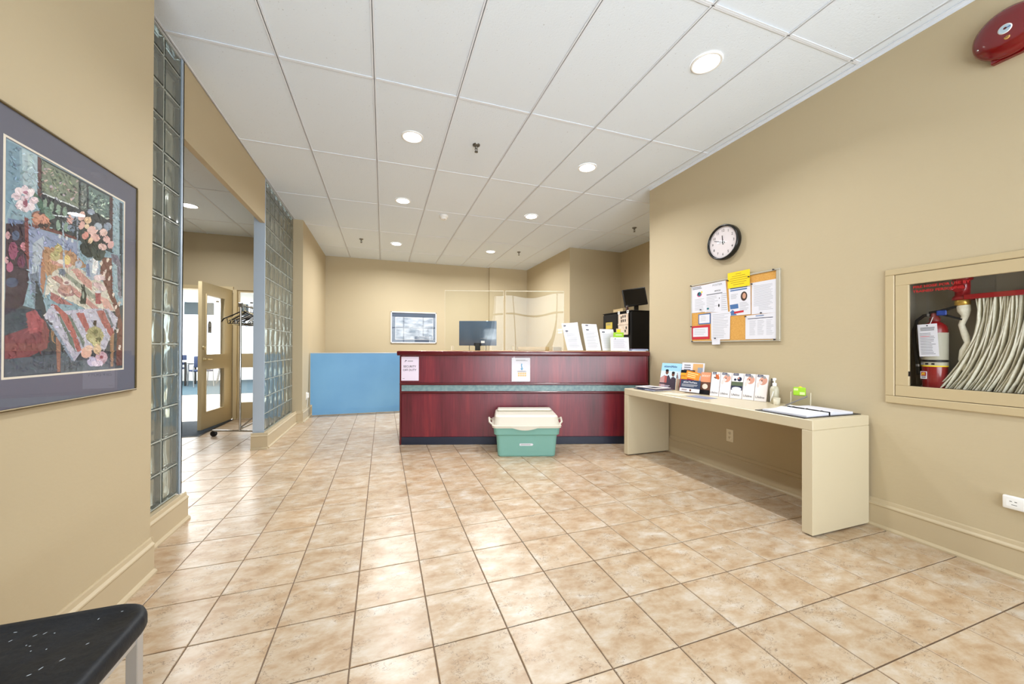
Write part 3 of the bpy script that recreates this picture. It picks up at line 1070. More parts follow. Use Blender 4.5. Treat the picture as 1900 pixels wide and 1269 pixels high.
block_wall('wall_left_glass_block', 2.44, 3, -1.352, 0.18, 14, 2.38, 3.03, 3.045)
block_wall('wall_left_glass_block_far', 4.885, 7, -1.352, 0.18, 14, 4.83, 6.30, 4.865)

# ------------------------------------------------------------------ ceilings
def grid_ceiling(name, x_lines, y_lines, x0, x1, y0, y1, z, keep):
    b = MB(); b.box(x0, x1, y0, y1, z + 0.045, z + 0.12)
    root = struct(name, b, WHITE)
    pm = MB(); pm.box(-0.5, 0.5, -0.5, 0.5, z + 0.005, z + 0.02)
    f0 = None
    xs = [x0] + [x for x in x_lines if x0 + 0.01 < x < x1 - 0.01] + [x1]
    ys = [y0] + [y for y in y_lines if y0 + 0.01 < y < y1 - 0.01] + [y1]
    for a, b_ in zip(xs[:-1], xs[1:]):
        for c_, d in zip(ys[:-1], ys[1:]):
            if not keep((a + b_) / 2, (c_ + d) / 2): continue
            M = T((a + b_) / 2, (c_ + d) / 2, random.uniform(-0.0012, 0.0012)) @ Matrix.Diagonal((b_ - a - 0.004, d - c_ - 0.004, 1, 1))
            if f0 is None: f0 = pm.build('ceiling_panel', M_CEIL, root, M)
            else:
                o = f0.copy(); o.matrix_basis = M; COL.objects.link(o)
    for x in xs[1:-1]:
        t = MB(); t.box(x - 0.012, x + 0.012, y0, y1, z, z + 0.004); t.box(x - 0.002, x + 0.002, y0, y1, z, z + 0.04)
        t.build('grid_tee', TEE, root)
    for y in ys[1:-1]:
        t = MB(); t.box(x0, x1, y - 0.012, y + 0.012, z + 0.0005, z + 0.0042); t.box(x0, x1, y - 0.002, y + 0.002, z, z + 0.04)
        t.build('grid_tee', TEE, root)
    return root
ceil = grid_ceiling('ceiling', [-0.6823 + 0.6123 * k for k in range(-1, 10)], [1.5778 + 1.2274 * k for k in range(-3, 8)],
             -1.45, 4.72, -2.0, 8.72, CZ, lambda x, y: not (x > 3.3 and (y < 3.5 or y > 6.6)))
an = MB()
an.box(3.063, 3.088, -1.9, 3.66, CZ - 0.003, CZ + 0.002); an.box(3.085, 3.088, -1.9, 3.66, CZ - 0.02, CZ)
an.build('wall_angle', TEE, ceil)
grid_ceiling('ceiling_lounge', [-2.02 + 0.61 * k for k in range(-6, 3)], [4.99 + 1.22 * k for k in range(-3, 3)],
             -5.2, -1.345, 2.3, 6.93, 2.94, lambda x, y: True)

# ------------------------------------------------------------------ windows and doors
FRAME_D = mat('dark_window_frame', (58, 60, 64), 0.4, metal=0.4)
def window(name, x0, x1, y, z0, z1, xs, zs, fm, t=0.05, depth=0.07):
    root = bpy.data.objects.new(name, None); COL.objects.link(root); root['kind'] = 'structure'
    f = MB()
    for z in (z0, z1): f.box(x0, x1, y - depth / 2, y + depth / 2, z - t / 2, z + t / 2)
    for x in (x0, x1): f.box(x - t / 2, x + t / 2, y - depth / 2, y + depth / 2, z0, z1)
    f.build('window_frame', fm, root)
    for x in xs:
        q = MB(); q.box(x - t / 2, x + t / 2, y - depth / 2, y + depth / 2, z0, z1); q.build('mullion', fm, root)
    for z in zs:
        q = MB(); q.box(x0, x1, y - depth / 2 + 0.003, y + depth / 2 - 0.003, z - t / 2, z + t / 2); q.build('transom', fm, root)
    X = [x0] + list(xs) + [x1]; Z = [z0] + list(zs) + [z1]
    for a, b_ in zip(X[:-1], X[1:]):
        for c_, d in zip(Z[:-1], Z[1:]):
            q = MB(); q.box(a + t / 2, b_ - t / 2, y - 0.003, y + 0.003, c_ + t / 2, d - t / 2)
            q.build('pane', GLASS, root)
    return root
window('window_1', -0.98, 2.93, -1.95, 0.16, 2.73, [0.0, 0.98, 1.95], [0.75, 2.15], FRAME_D)
WF = mat('white_window_frame', (240, 241, 242), 0.4)
w2 = window('window_2', -8.98, -1.45, 15.05, 0.57, 2.73, [-8.0, -7.0, -6.42, -5.4, -4.4, -3.4, -2.4], [2.18], WF, 0.09)
TEALP = mat('dark_teal_transom', (48, 64, 72), 0.4)
for a, b_ in ((-7.9, -7.1), (-6.32, -5.5), (-5.3, -4.5), (-4.3, -3.5), (-3.3, -2.5)):
    q = MB(); q.box(a, b_, 15.0, 15.03, 2.24, 2.66); q.build('transom_panel', TEALP, w2)

def bar_panel(b, x0, x1, z0, z1, y0, y1, holes):
    """a leaf of stiles and rails around glazed openings (all openings share the same x range)"""
    hx0, hx1 = holes[0][0], holes[0][1]
    b.box(x0, hx0, y0, y1, z0, z1); b.box(hx1, x1, y0, y1, z0, z1)
    zz = z0
    for h in sorted(holes, key=lambda h: h[2]):
        b.box(hx0, hx1, y0, y1, zz, h[2]); zz = h[3]
    b.box(hx0, hx1, y0, y1, zz, z1)

DOORP = mat('tan_door_paint', (208, 190, 150), 0.35)
e0, dx = (-2.365, 6.081, 0), (0.1006, 0.9949, 0)
# leaf frame: x from the free edge to the hinge, y up, z towards the viewer's side
M_LEAF = frame(e0, dx, (0, 0, 1), (0.9949, -0.1006, 0))
d1 = bpy.data.objects.new('door_1', None); COL.objects.link(d1); d1['kind'] = 'structure'; d1.matrix_world = M_LEAF
b = MB()
b.T = Matrix(((1, 0, 0, 0), (0, 0, 1, 0), (0, 1, 0, 0), (0, 0, 0, 1)))
holes = [(0.105, 0.57, 0.25, 0.84), (0.105, 0.57, 1.053, 1.893)]
bar_panel(b, 0, 0.835, 0.012, 2.062, -0.045, 0, holes)
b.build('door_leaf', DOORP, d1)
for h in holes:
    q = MB()
    for (x0, x1, y0, y1) in ((h[0] - .012, h[0], h[2] - .012, h[3] + .012), (h[1], h[1] + .012, h[2] - .012, h[3] + .012),
                             (h[0], h[1], h[2] - .012, h[2]), (h[0], h[1], h[3], h[3] + .012)):
        q.box(x0, x1, y0, y1, -0.001, 0.010)
    q.build('glazing_bead', DOORP, d1)
    q = MB(); q.box(h[0], h[1], h[2], h[3], -0.025, -0.019); q.build('pane', GLASS, d1)
q = MB()
q.ell(0.23, 1.48, 0.045, 0.05, -0.0175, 0, 16); q.rect(0.185, 0.275, 1.36, 1.48, -0.0175, 0)
q.ell(0.23, 1.47, 0.026, 0.030, -0.0172, 1, 14); q.rect(0.20, 0.26, 1.375, 1.39, -0.0172, 1)
q.build('door_sticker', [BLACK, mat('grey_sticker_print', (150, 152, 152), 0.6)], d1)
BRASS = mat('satin_brass', (206, 186, 140), 0.3, metal=0.8)
q = MB(); q.lathe([(0.026, 0), (0.026, 0.008), (0.012, 0.012), (0.012, 0.04)], 16, 0, (0.06, 0.985, 0.0)); q.T = Matrix.Identity(4)
q.tube([(0.055, 0.985, 0.042), (0.10, 0.984, 0.047), (0.165, 0.980, 0.045)], [0.009, 0.009, 0.007], 8)
q.build('door_handle', BRASS, d1)
q = MB(); q.lathe([(0.026, 0), (0.026, 0.006), (0.018, 0.014), (0, 0.014)], 16, 0, (0.045, 1.149, 0.0)); q.build('deadbolt', BRASS, d1)
q = MB(); q.tube([(0.845, 0.03, 0.006), (0.845, 2.03, 0.006)], 0.017, 10); q.build('hinge', CHROME, d1)
for zz in (0.42, 1.83):
    q = MB(); q.box(0.838, 0.866, zz - 0.07, zz + 0.07, 0.0, 0.02, 0, 0.003); q.build('hinge_plate', STEEL if zz > 1 else BLACK, d1)
d1f = MB()
for q in ((-3.17, -3.12, 6.90, 7.05, 0, 2.075), (-2.275, -2.225, 6.90, 7.05, 0, 2.075), (-3.12, -2.275, 6.90, 7.05, 2.062, 2.12)): d1f.box(*q)
struct('door_1_frame', d1f, DOORP)
w3 = bpy.data.objects.new('window_3', None); COL.objects.link(w3); w3['kind'] = 'structure'
b = MB()
h3 = [(-2.205, -1.60, 0.263, 0.827), (-2.205, -1.60, 1.053, 2.045)]
b.T = Matrix(((1, 0, 0, 0), (0, 1, 0, 0), (0, 0, 1, 0), (0, 0, 0, 1)))
bar_panel(b, -2.225, -1.42, 0, 2.075, 6.95, 7.0, h3)
b.build('sidelight_frame', DOORP, w3)
for h in h3:
    q = MB(); q.box(h[0], h[1], 6.972, 6.978, h[2], h[3]); q.build('pane', GLASS, w3)

# ------------------------------------------------------------------ ceiling fixtures
LENS = mat('lit_lamp_lens', (255, 250, 244), 0.4, emis=((255, 250, 242), 9.0))
def downlight(x, y, z, label, power, r=0.082, beam=160):
    t = thing('downlight', label, 'ceiling light', T(x, y, z), 'recessed downlights')
    q = MB(); q.lathe([(r, -0.001), (r, -0.004), (r + 0.010, -0.005), (r + 0.017, -0.002), (r + 0.017, 0.004)], 32, 0, caps=False)
    q.build('trim_ring', WHITE, t)
    q = MB(); q.lathe([(0.0, -0.0035), (r * 0.6, -0.003), (r, -0.0015)], 32, 0, caps=False)
    q.build('lens', LENS, t)
    d = bpy.data.lights.new('downlight_lamp', 'AREA')
    d.shape = 'DISK'; d.size = 2 * r; d.energy = power; d.color = (0.97, 0.985, 1.0); d.spread = math.radians(beam)
    o = bpy.data.objects.new('downlight_lamp', d); COL.objects.link(o); o.parent = t; o.location = (0, 0, -0.010)
    return t
RIGHT = ['nearest', 'second nearest', 'third nearest', 'farthest']
for k, (x, y) in enumerate([(2.082, 1.912), (2.082, 3.443), (2.075, 4.998), (2.06, 7.10)]):
    downlight(x, y, CZ, 'round lit downlight, %s of the right-hand row over the counter side' % RIGHT[k], DOWN_P[k], beam=(130, 140, 160, 165)[k])
for k, (x, y) in enumerate([(0.246, 1.95), (0.248, 3.467), (0.240, 5.022), (0.230, 7.168)]):
    downlight(x, y, CZ, 'round lit downlight, %s of the left-hand row towards the glass block walls' % RIGHT[k], DOWN_P[k], beam=(130, 140, 160, 165)[k])
downlight(-2.326, 5.624, 2.94, 'round lit downlight in the lower ceiling seen past the near glass block wall', LROOM_P)

downlight(4.18, 4.35, CZ, 'added unseen downlight brightening the alcove behind the end of the right wall', 11)  # out-of-view lamp added to lift the dark alcove walls

SPR = mat('dull_nickel', (120, 118, 112), 0.3, metal=0.9)
for x, y, lab in [(0.841, 3.407, 'pendent fire sprinkler on the ceiling panel right of a downlight, largest of the sprinklers'),
                  (-0.382, 7.055, 'small fire sprinkler near the far left corner of the ceiling'),
                  (2.615, 6.947, 'small fire sprinkler right of the farthest right-hand downlight'),
                  (3.85, 4.919, 'fire sprinkler on the ceiling of the alcove behind the counter')]:
    t = thing('fire_sprinkler', lab, 'sprinkler', T(x, y, CZ), 'pendent fire sprinklers')
    q = MB(); q.lathe([(0.036, 0.006), (0.034, -0.004), (0.018, -0.012)], 20); q.build('escutcheon', SPR, t)
    q = MB(); q.lathe([(0.011, -0.012), (0.011, -0.030), (0.007, -0.034)], 12)
    for s_ in (-1, 1): q.tube([(s_ * 0.010, 0, -0.028), (s_ * 0.013, 0, -0.045), (s_ * 0.004, 0, -0.062)], 0.003, 6)
    q.tube([(0, 0, -0.03), (0, 0, -0.06)], 0.003, 6)
    q.build('frame_arms', SPR, t)
    q = MB(); q.lathe([(0.0, -0.062), (0.017, -0.062), (0.017, -0.066), (0, -0.066)], 16); q.build('deflector', SPR, t)
t = thing('smoke_detector', 'round white smoke detector on the ceiling between the two rows of downlights', 'smoke detector', T(0.844, 5.401, CZ))
q = MB(); q.lathe([(0.062, 0.006), (0.062, -0.018), (0.054, -0.026)], 24); q.build('mounting_base', WHITE, t)
q = MB(); q.lathe([(0.046, -0.026), (0.046, -0.042), (0.034, -0.052), (0, -0.054)], 24); q.build('sensing_chamber', WHITE, t)
q = MB(); q.lathe([(0.006, -0.054), (0.004, -0.057), (0, -0.057)], 8, c=(0.012, -0.02, 0)); q.build('indicator', BLACK, t)

# ------------------------------------------------------------------ reception counter
ct = thing('reception_counter', 'long dark red mahogany reception counter with a teal band and black kick plate', 'counter', M_COUNTER)
L = 3.0
KICK = mat('blue_black_kick_plate', (30, 36, 54), 0.4)
BAND = mat('mottled_teal_laminate', (104, 136, 142), 0.35, var=(26, (138, 164, 166)))
RAIL = mat('dark_red_moulding', (84, 16, 26), 0.25, coat=0.4)
def cpart(name, boxes, m, bev=0.003):
    q = MB()
    for bx in boxes: q.box(*bx, 0, bev)
    return q.build(name, m, ct)
cpart('kick_plate', [(0.004, L, 0.0, 0.094, -0.02, 0.002)], KICK)
cpart('lower_panel', [(0.022, L - 0.02, 0.094, 0.612, -0.02, 0.004)], M_WOOD)
cpart('upper_panel', [(0.022, L - 0.02, 0.742, 1.066, -0.02, 0.008)], M_WOOD)
cpart('band', [(0.022, L - 0.02, 0.641, 0.714, -0.02, 0.006)], BAND, 0.001)
cpart('rail', [(0.0, L, 0.612, 0.641, -0.02, 0.016)], RAIL, 0.007)
cpart('rail', [(0.0, L, 0.714, 0.742, -0.02, 0.022)], RAIL, 0.007)
cpart('end_post', [(0.0, 0.022, 0.0, 1.066, -0.72, 0.010)], RAIL)
cpart('end_post', [(L - 0.02, L, 0.0, 1.066, -0.38, 0.010)], RAIL)
q = MB(); q.box(-0.03, L + 0.012, 1.066, 1.120, -0.36, 0.035, 0, 0.010, 2); q.build('countertop', RAIL, ct)
q = MB(); q.box(-0.012, L, 1.120, 1.1245, -0.345, 0.018, 0, 0.002); q.build('top_inlay', mat('tan_top_laminate', (196, 150, 104), 0.3), ct)
cpart('core', [(0.022, L - 0.02, 0.0, 1.066, -0.34, -0.02)], mat('dark_carcass', (60, 34, 30), 0.6), 0)
cpart('desk_surface', [(0.022, L - 0.3, 0.72, 0.75, -0.86, -0.34)], mat('grey_desk_laminate', (150, 140, 128), 0.4))
for u in (0.10, L - 0.5): cpart('back_leg', [(u, u + 0.04, 0, 0.72, -0.84, -0.80)], BLACK)
CTOP = 1.1245

# notices taped to the counter front
LILAC = mat('lilac_paper', (226, 214, 232), 0.7)
TAPE = thin_glass('clear_tape', (255, 255, 255), 1.0, 0.2)
s1 = MB(); s1.box(0, 0.216, 0, 0.285, 0, 0.0008, 0)
s1.text('SECURITY', 0.108, 0.158, 0.034, 1, 0.0012, bold=0.012)
s1.text('OFF DUTY', 0.108, 0.116, 0.034, 1, 0.0012, bold=0.012)
s1.tube([(0.05, 0.225, 0.001), (0.062, 0.236, 0.001), (0.056, 0.244, 0.001), (0.074, 0.238, 0.001)], 0.0035, 5, 1)
s1.lines(0.085, 0.16, 0.226, 0.242, 2, 2, 0.0012)
s1.lines(0.025, 0.05, 0.02, 0.03, 1, 2, 0.0012)
n1 = thing('paper_notice', 'lilac paper notice reading SECURITY OFF DUTY taped to the counter front', 'notice', counter_at(0.010, 0.766, 0.0085))
s1.build('sheet', [LILAC, BLACKINK, INK], n1)
for x in (0.035, 0.175):
    q = MB(); q.box(x - 0.01, x + 0.01, 0.275, 0.298, 0.0, 0.002); q.build('tape', TAPE, n1)
s2 = MB(); s2.box(0, 0.218, 0, 0.285, 0, 0.0008, 0)
s2.box(0.008, 0.222, 0.006, 0.282, 0.0008, 0.0016, 0)
s2.lines(0.05, 0.19, 0.246, 0.262, 2, 2, 0.002)
s2.tube([(0.122, 0.215, 0.002), (0.118, 0.19, 0.002), (0.124, 0.165, 0.002), (0.120, 0.15, 0.002)], 0.006, 6, 3)
s2.poly([(0.104, 0.158, 0.0024), (0.140, 0.158, 0.0024), (0.122, 0.132, 0.0024)], 3)
s2.lines(0.07, 0.18, 0.115, 0.128, 2, 2, 0.002)
for r_ in range(2):
    for k in range(4): s2.rect(0.075 + k * 0.026, 0.096 + k * 0.026, 0.062 + r_ * 0.026, 0.082 + r_ * 0.026, 0.002, 4)
n2 = thing('paper_notice', 'white paper notice with a blue arrow and orange blocks taped to the counter front', 'notice', counter_at(1.336, 0.757, 0.0085))
s2.build('sheet', [PAPER, BLACKINK, INK, mat('soft_blue_print', (110, 168, 206), 0.7), mat('soft_orange_print', (240, 190, 130), 0.7)], n2)
q = MB(); q.box(0.02, 0.04, 0.272, 0.296, 0.0008, 0.0026); q.build('tape', TAPE, n2)

# clear sneeze guards
def guard(u0, u1, label, curve):
    t = thing('sneeze_guard', label, 'screen', counter_at(u0, CTOP, -0.20))
    w_ = u1 - u0; h = 0.752
    q = MB(); nu, nv = 14, 14
    pts = []
    for j in range(nv + 1):
        for i in range(nu + 1):
            x, y = w_ * i / nu, h * j / nv
            pts.append((x, y, curve * math.sin(2.2 * PI * i / nu + 0.9 * j / nv) * (0.4 + 0.6 * j / nv)))
    q.add(pts, [(j * (nu + 1) + i, j * (nu + 1) + i + 1, (j + 1) * (nu + 1) + i + 1, (j + 1) * (nu + 1) + i) for j in range(nv) for i in range(nu)], 0, True)
    q.build('clear_sheet', ACRYL, t)
    e = MB()
    e.box(-0.003, w_ + 0.003, h - 0.003, h + 0.004, -0.003, 0.003)
    for x in (-0.003, w_): e.box(x, x + 0.003, 0, h, -0.003, 0.003)
    e.build('polished_edge', ACRYL_EDGE, t)
    for x in (0.09, w_ - 0.15):
        f = MB(); f.prism([(x, 0), (x + 0.006, 0), (x + 0.006, 0.06), (x, 0.06)], -0.10, 0.10)
        f.build('foot', ACRYL_EDGE, t)
guard(0.507, 1.236, 'clear acrylic sneeze guard standing on the counter in front of the monitor', 0.003)
guard(1.268, 2.000, 'clear acrylic sneeze guard on the counter left of the standing white forms', 0.004)

t = thing('document_tray', 'long low tan tray lying on the counter behind the right sneeze guard', 'tray', counter_at(1.42, CTOP, -0.30))
q = MB()
q.box(0, 0.40, 0, 0.006, 0, 0.08); q.box(0, 0.40, 0, 0.05, 0, 0.006); q.box(0, 0.40, 0, 0.05, 0.074, 0.08)
q.box(0, 0.006, 0, 0.05, 0, 0.08); q.box(0.394, 0.40, 0, 0.05, 0, 0.08)
q.build('tray_body', mat('tan_wood_tray', (176, 152, 104), 0.5), t)
q = MB(); q.box(0.25, 0.26, 0.006, 0.046, 0.006, 0.074); q.build('divider', mat('tan_wood_tray', (176, 152, 104), 0.5), t)
t = thing('card_box', 'small taupe card box on the counter at the right end of the long tray', 'box', counter_at(1.86, CTOP, -0.28))
q = MB(); q.box(0, 0.12, 0, 0.042, 0, 0.07, 0, 0.002); q.build('box_body', mat('taupe_card', (150, 138, 112), 0.6), t)
q = MB(); q.box(-0.002, 0.122, 0.042, 0.05, -0.002, 0.072, 0, 0.002); q.build('box_lid', mat('taupe_card', (150, 138, 112), 0.6), t)

# monitor seen from behind
t = thing('monitor', 'grey blue back of a flat monitor on the desk behind the left sneeze guard', 'monitor', counter_at(0.90, 0.75, -0.56) @ Matrix.Rotation(-0.06, 4, 'Y'))
SHELL = mat('glossy_blue_grey_plastic', (70, 88, 108), 0.16, coat=0.6)
q = MB(); q.box(-0.255, 0.255, 0.44, 0.775, -0.022, 0.0, 0, 0.006, 2); q.build('screen_housing', SHELL, t)
q = MB(); q.box(-0.243, 0.243, 0.455, 0.765, -0.024, -0.0225); q.build('screen', BLACK, t)
q = MB(); q.box(-0.05, 0.05, 0.435, 0.475, 0.0, 0.014, 0, 0.004); q.box(-0.035, 0.035, 0.03, 0.47, -0.005, 0.018, 0, 0.004); q.build('stand_neck', BLACK, t)
q = MB(); q.box(-0.12, 0.12, 0.0, 0.014, -0.09, 0.09, 0, 0.005); q.build('stand_base', BLACK, t)
q = MB(); q.rect(0.045, 0.095, 0.475, 0.505, 0.0015, 0); q.lines(0.03, 0.14, 0.53, 0.545, 1, 1, 0.001, 0.2); q.build('rating_label', [WHITE, INK], t)
for s_ in (-1, 1):
    q = MB(); q.tube([(s_ * 0.11, 0.46, 0.004), (s_ * 0.115, 0.40, 0.008), (s_ * 0.10, 0.30, 0.004), (s_ * 0.05, 0.02, 0.02)], 0.004, 6)
    q.build('cable', BLACK, t)

# standing forms
OVAL = mat('dark_blue_seal', (30, 40, 70), 0.6)
def form(u, wz, yaw, lean, wd, hg, label, ovals, curl=0.0, tint=PAPER, holder=True):
    M = counter_at(u, CTOP + 0.006, wz) @ Matrix.Rotation(yaw, 4, 'Y') @ RX(-lean)
    t = thing('sign_holder', label, 'sign holder', M, 'forms standing in clear holders')
    q = MB(); n = 10
    pts, fs = [], []
    for j in range(n + 1):
        for i in range(n + 1):
            x, y = wd * i / n, hg * j / n
            z = curl * (y / hg) ** 3 * (x / wd)
            pts.append((x, y + curl * 0.5 * (x / wd) ** 2 * (y / hg) ** 4, z))
    for j in range(n):
        for i in range(n): fs.append((j * (n + 1) + i, j * (n + 1) + i + 1, (j + 1) * (n + 1) + i + 1, (j + 1) * (n + 1) + i))
    q.add(pts, fs, 0, True)
    for (a, b_) in ovals:
        q.ell(a, b_, 0.022, 0.009, 0.0015 + curl * 0.4, 1, 16)
        q.ell(a, b_, 0.007, 0.0022, 0.0019 + curl * 0.4, 2, 10)
    top = min([b_ for a, b_ in ovals] + [hg]) - 0.02
    q.lines(wd * 0.14, wd * 0.90, 0.03, top, 13, 3, 0.0012 + curl * 0.1, 0.10, 0.3)
    q.build('form', [tint, OVAL, WHITE, mat('form_ink', (150, 154, 166), 0.8)], t)
    if holder:
        h = MB(); h.box(-0.003, wd + 0.003, -0.002, hg * 0.97, -0.0045, -0.003); h.build('holder_back', ACRYL_EDGE, t)
        h = MB(); h.box(-0.003, wd + 0.003, -0.0045, -0.002, -0.05, 0.012); h.build('holder_foot', ACRYL_EDGE, t)
    return t
form(2.035, -0.10, 0.42, 0.38, 0.238, 0.372, 'white form with two dark seals in a holder, nearest the sneeze guard, top corner curled', [(0.03, 0.335), (0.047, 0.262)], 0.025)
form(2.268, -0.10, 0.36, 0.30, 0.224, 0.355, 'white form with two dark seals in a holder, middle of the three tall forms', [(0.072, 0.335), (0.07, 0.275)], 0.0)
form(2.49, -0.16, 0.30, 0.26, 0.205, 0.285, 'shorter white form with one dark seal, standing behind the small white card', [(0.05, 0.245)], 0.0)
t = form(2.565, -0.07, 0.05, 0.12, 0.232, 0.168, 'small landscape white card in a holder in front of the lime green card', [], 0.0)
q = MB(); q.ell(0.06, 0.148, 0.006, 0.006, 0.002, 0); q.build('card_seal', NAVY, t)
t = thing('lime_card_box', 'lime green small card box behind the landscape white card on the counter', 'box', counter_at(2.62, CTOP, -0.155))
q = MB(); q.box(0, 0.125, 0, 0.235, 0, 0.03, 0, 0.003); q.rect(0.02, 0.10, 0.20, 0.206, 0.0305, 1); q.build('card_box', [LIME, WHITE], t)
t = thing('tan_pamphlet', 'tan pamphlet standing behind the lime green card box on the counter', 'pamphlet', counter_at(2.675, CTOP, -0.205))
q = MB(); q.box(0, 0.06, 0, 0.285, 0, 0.006, 0, 0.001); q.rect(0.008, 0.05, 0.24, 0.275, 0.0065, 1); q.build('pamphlet_cover', [mat('tan_print', (212, 176, 140), 0.6), YELLOW], t)
for k in range(4):
    o = thing('brochure', ['lowest', 'second lowest', 'second highest', 'topmost'][k] + ' pale blue brochure in the stack at the right end of the counter', 'brochure',
              counter_at(2.80 + 0.012 * (k % 2) + 0.004 * k, CTOP + 0.0075 * k, -0.26) @ Matrix.Rotation(0.10 * (k % 3 - 1), 4, 'Y'), 'brochures stacked on the counter')
    q = MB(); q.box(0, 0.205, 0, 0.007, 0, 0.215, 0, 0.001)
    q.build('pages', [mat('pale_blue_paper', (184, 204, 232), 0.6), PAPER, LBLUEP, mat('dusk_print', (150, 140, 170), 0.6)][k], o)

# ------------------------------------------------------------------ storage tote
def rrect(x0, x1, y0, y1, r, n=4):
    pts = []
    for cx, cy, a in ((x1 - r, y0 + r, -PI / 2), (x1 - r, y1 - r, 0), (x0 + r, y1 - r, PI / 2), (x0 + r, y0 + r, PI)):
        for k in range(n + 1): pts.append((cx + r * math.cos(a + PI / 2 * k / n), cy + r * math.sin(a + PI / 2 * k / n)))
    return pts
def loft(mb, rings, m=0, caps=True):
    """rings of (x0, x1, z0, z1, r, y): rounded rectangles stacked along y"""
    n = 20
    vs = []
    for (x0, x1, z0, z1, r, y) in rings: vs += [(p[0], y, p[1]) for p in rrect(x0, x1, z0, z1, r)]
    fs = []
    for i in range(len(rings) - 1):
        for k in range(n):
            k2 = (k + 1) % n
            fs.append((i * n + k, (i + 1) * n + k, (i + 1) * n + k2, i * n + k2))
    if caps: fs += [list(range(n)), list(range((len(rings) - 1) * n, len(rings) * n))[::-1]]
    mb.add(vs, fs, m, False)
t = thing('storage_tote', 'sea green plastic storage tote with a cream lid on the floor before the counter', 'storage box', counter_at(0, 0, 0))
SEA = mat('sea_green_plastic', (120, 168, 158), 0.38, spec=0.4)
LIDM = mat('cream_lid_plastic', (208, 202, 188), 0.4, spec=0.4)
q = MB()
loft(q, [(1.175, 1.780, 0.075, 0.490, 0.035, 0.0), (1.168, 1.787, 0.070, 0.497, 0.04, 0.012), (1.150, 1.804, 0.055, 0.505, 0.04, 0.226),
         (1.128, 1.826, 0.040, 0.522, 0.045, 0.240), (1.120, 1.834, 0.034, 0.528, 0.045, 0.318)])
q.build('tub', SEA, t)
q = MB()
loft(q, [(1.108, 1.846, 0.024, 0.540, 0.05, 0.312), (1.104, 1.850, 0.022, 0.543, 0.05, 0.335), (1.125, 1.829, 0.040, 0.525, 0.05, 0.340),
         (1.140, 1.814, 0.052, 0.505, 0.05, 0.425), (1.150, 1.804, 0.060, 0.470, 0.04, 0.436), (1.165, 1.790, 0.075, 0.440, 0.04, 0.430), (1.170, 1.786, 0.08, 0.42, 0.04, 0.430)])
q.box(1.165, 1.790, 0.43, 0.462, 0.075, 0.20, 0, 0.012)
pts = [(1.31 + 0.29 * k / 10, 0.318 - 0.028 * math.sin(PI * k / 10)) for k in range(11)]
q.prism([(1.31, 0.335)] + pts + [(1.60, 0.335)], 0.535, 0.548)
q.build('lid', LIDM, t)
for s_, x in ((-1, 1.108), (1, 1.846)):
    q = MB(); q.tube([(x, 0.325, 0.40), (x + s_ * 0.03, 0.345, 0.37), (x + s_ * 0.036, 0.375, 0.28), (x + s_ * 0.03, 0.345, 0.19), (x, 0.325, 0.16)], 0.011, 8)
    q.build('lid_handle', LIDM, t)
q = MB(); q.T = T(1.40, 0.118, 0.4995)
q.prism([(0, 0), (0.135, 0), (0.148, 0.012), (0.135, 0.024), (0, 0.024)], 0, 0.003, 0); q.lines(0.012, 0.12, 0.006, 0.018, 1, 1, 0.0035, 0.2)
q.build('tub_label', [PAPER, INK], t)

# ------------------------------------------------------------------ blue partition, wall outlet beside it
t = thing('partition_panel', 'light blue low partition panel between the left wall and the counter', 'partition', T(-1.150, 6.85, 0))
PBLUE = mat('sky_blue_paint', (108, 164, 212), 0.45, var=(1.6, (120, 176, 220)))
q = MB(); q.prism([(0.018, 0.012), (1.95, 0.012), (1.95, 1.055), (-0.012, 1.055), (-0.012, 0.19), (0.018, 0.19)], -0.004, 0.0)
q.T = Matrix.Identity(4)
pp = MB(); pp.T = RX(PI / 2)
pp.prism([(0.022, 0.012), (1.95, 0.012), (1.95, 1.055), (-0.008, 1.055), (-0.008, 0.19), (0.022, 0.19)], -0.035, 0.0)
pp.build('board', PBLUE, t)
q = MB(); q.box(-0.01, 1.95, -0.004, 0.039, 1.055, 1.066, 0, 0.002); q.build('top_capping', mat('pale_grey_capping', (186, 190, 196), 0.4), t)
q = MB(); q.box(0.022, 1.95, -0.004, 0.0, 0.012, 0.10); q.build('bottom_rail', PBLUE, t)
t = thing('outlet_plate', 'white wall outlet with a plug, low on the left wall by the blue panel', 'outlet', lw(6.62, 0.37, -1.175), 'wall plates')
q = MB(); q.box(-0.035, 0.035, -0.06, 0.06, 0, 0.006, 0, 0.002); q.build('face_plate', WHITE, t)
q = MB(); q.box(-0.02, 0.03, -0.035, 0.05, 0.006, 0.035, 0, 0.006); q.build('plug', WHITE, t)
q = MB(); q.tube([(0.0, -0.03, 0.025), (0.0, -0.10, 0.02), (0.02, -0.18, 0.008)], 0.004, 6); q.build('cord', WHITE, t)

# ------------------------------------------------------------------ picture on the back wall
t = thing('framed_picture', 'white framed grey blue seascape print under glass on the back wall', 'picture', frame((0.160, 8.598, 1.255), (1, 0, 0), (0, 0, 1), (0, -1, 0)))
W_, H_ = 1.02, 0.715
q = MB()
for bx in ((0, W_, 0, 0.025), (0, W_, H_ - 0.025, H_), (0, 0.025, 0, H_), (W_ - 0.025, W_, 0, H_)): q.box(*bx, 0, 0.025, 0, 0.003)
q.build('picture_frame', WHITE, t)
q = MB(); q.rect(0.02, W_ - 0.02, 0.02, H_ - 0.02, 0.006); q.build('mat_board', mat('dark_slate_mat', (82, 94, 112), 0.7), t)
q = MB(); q.rect(0.105, W_ - 0.085, 0.09, H_ - 0.13, 0.007)
q.build('print', mat('seascape_print', (92, 108, 128), 0.7, var=(5, (200, 206, 214), (1, 2.6, 1))), t)
q = MB()
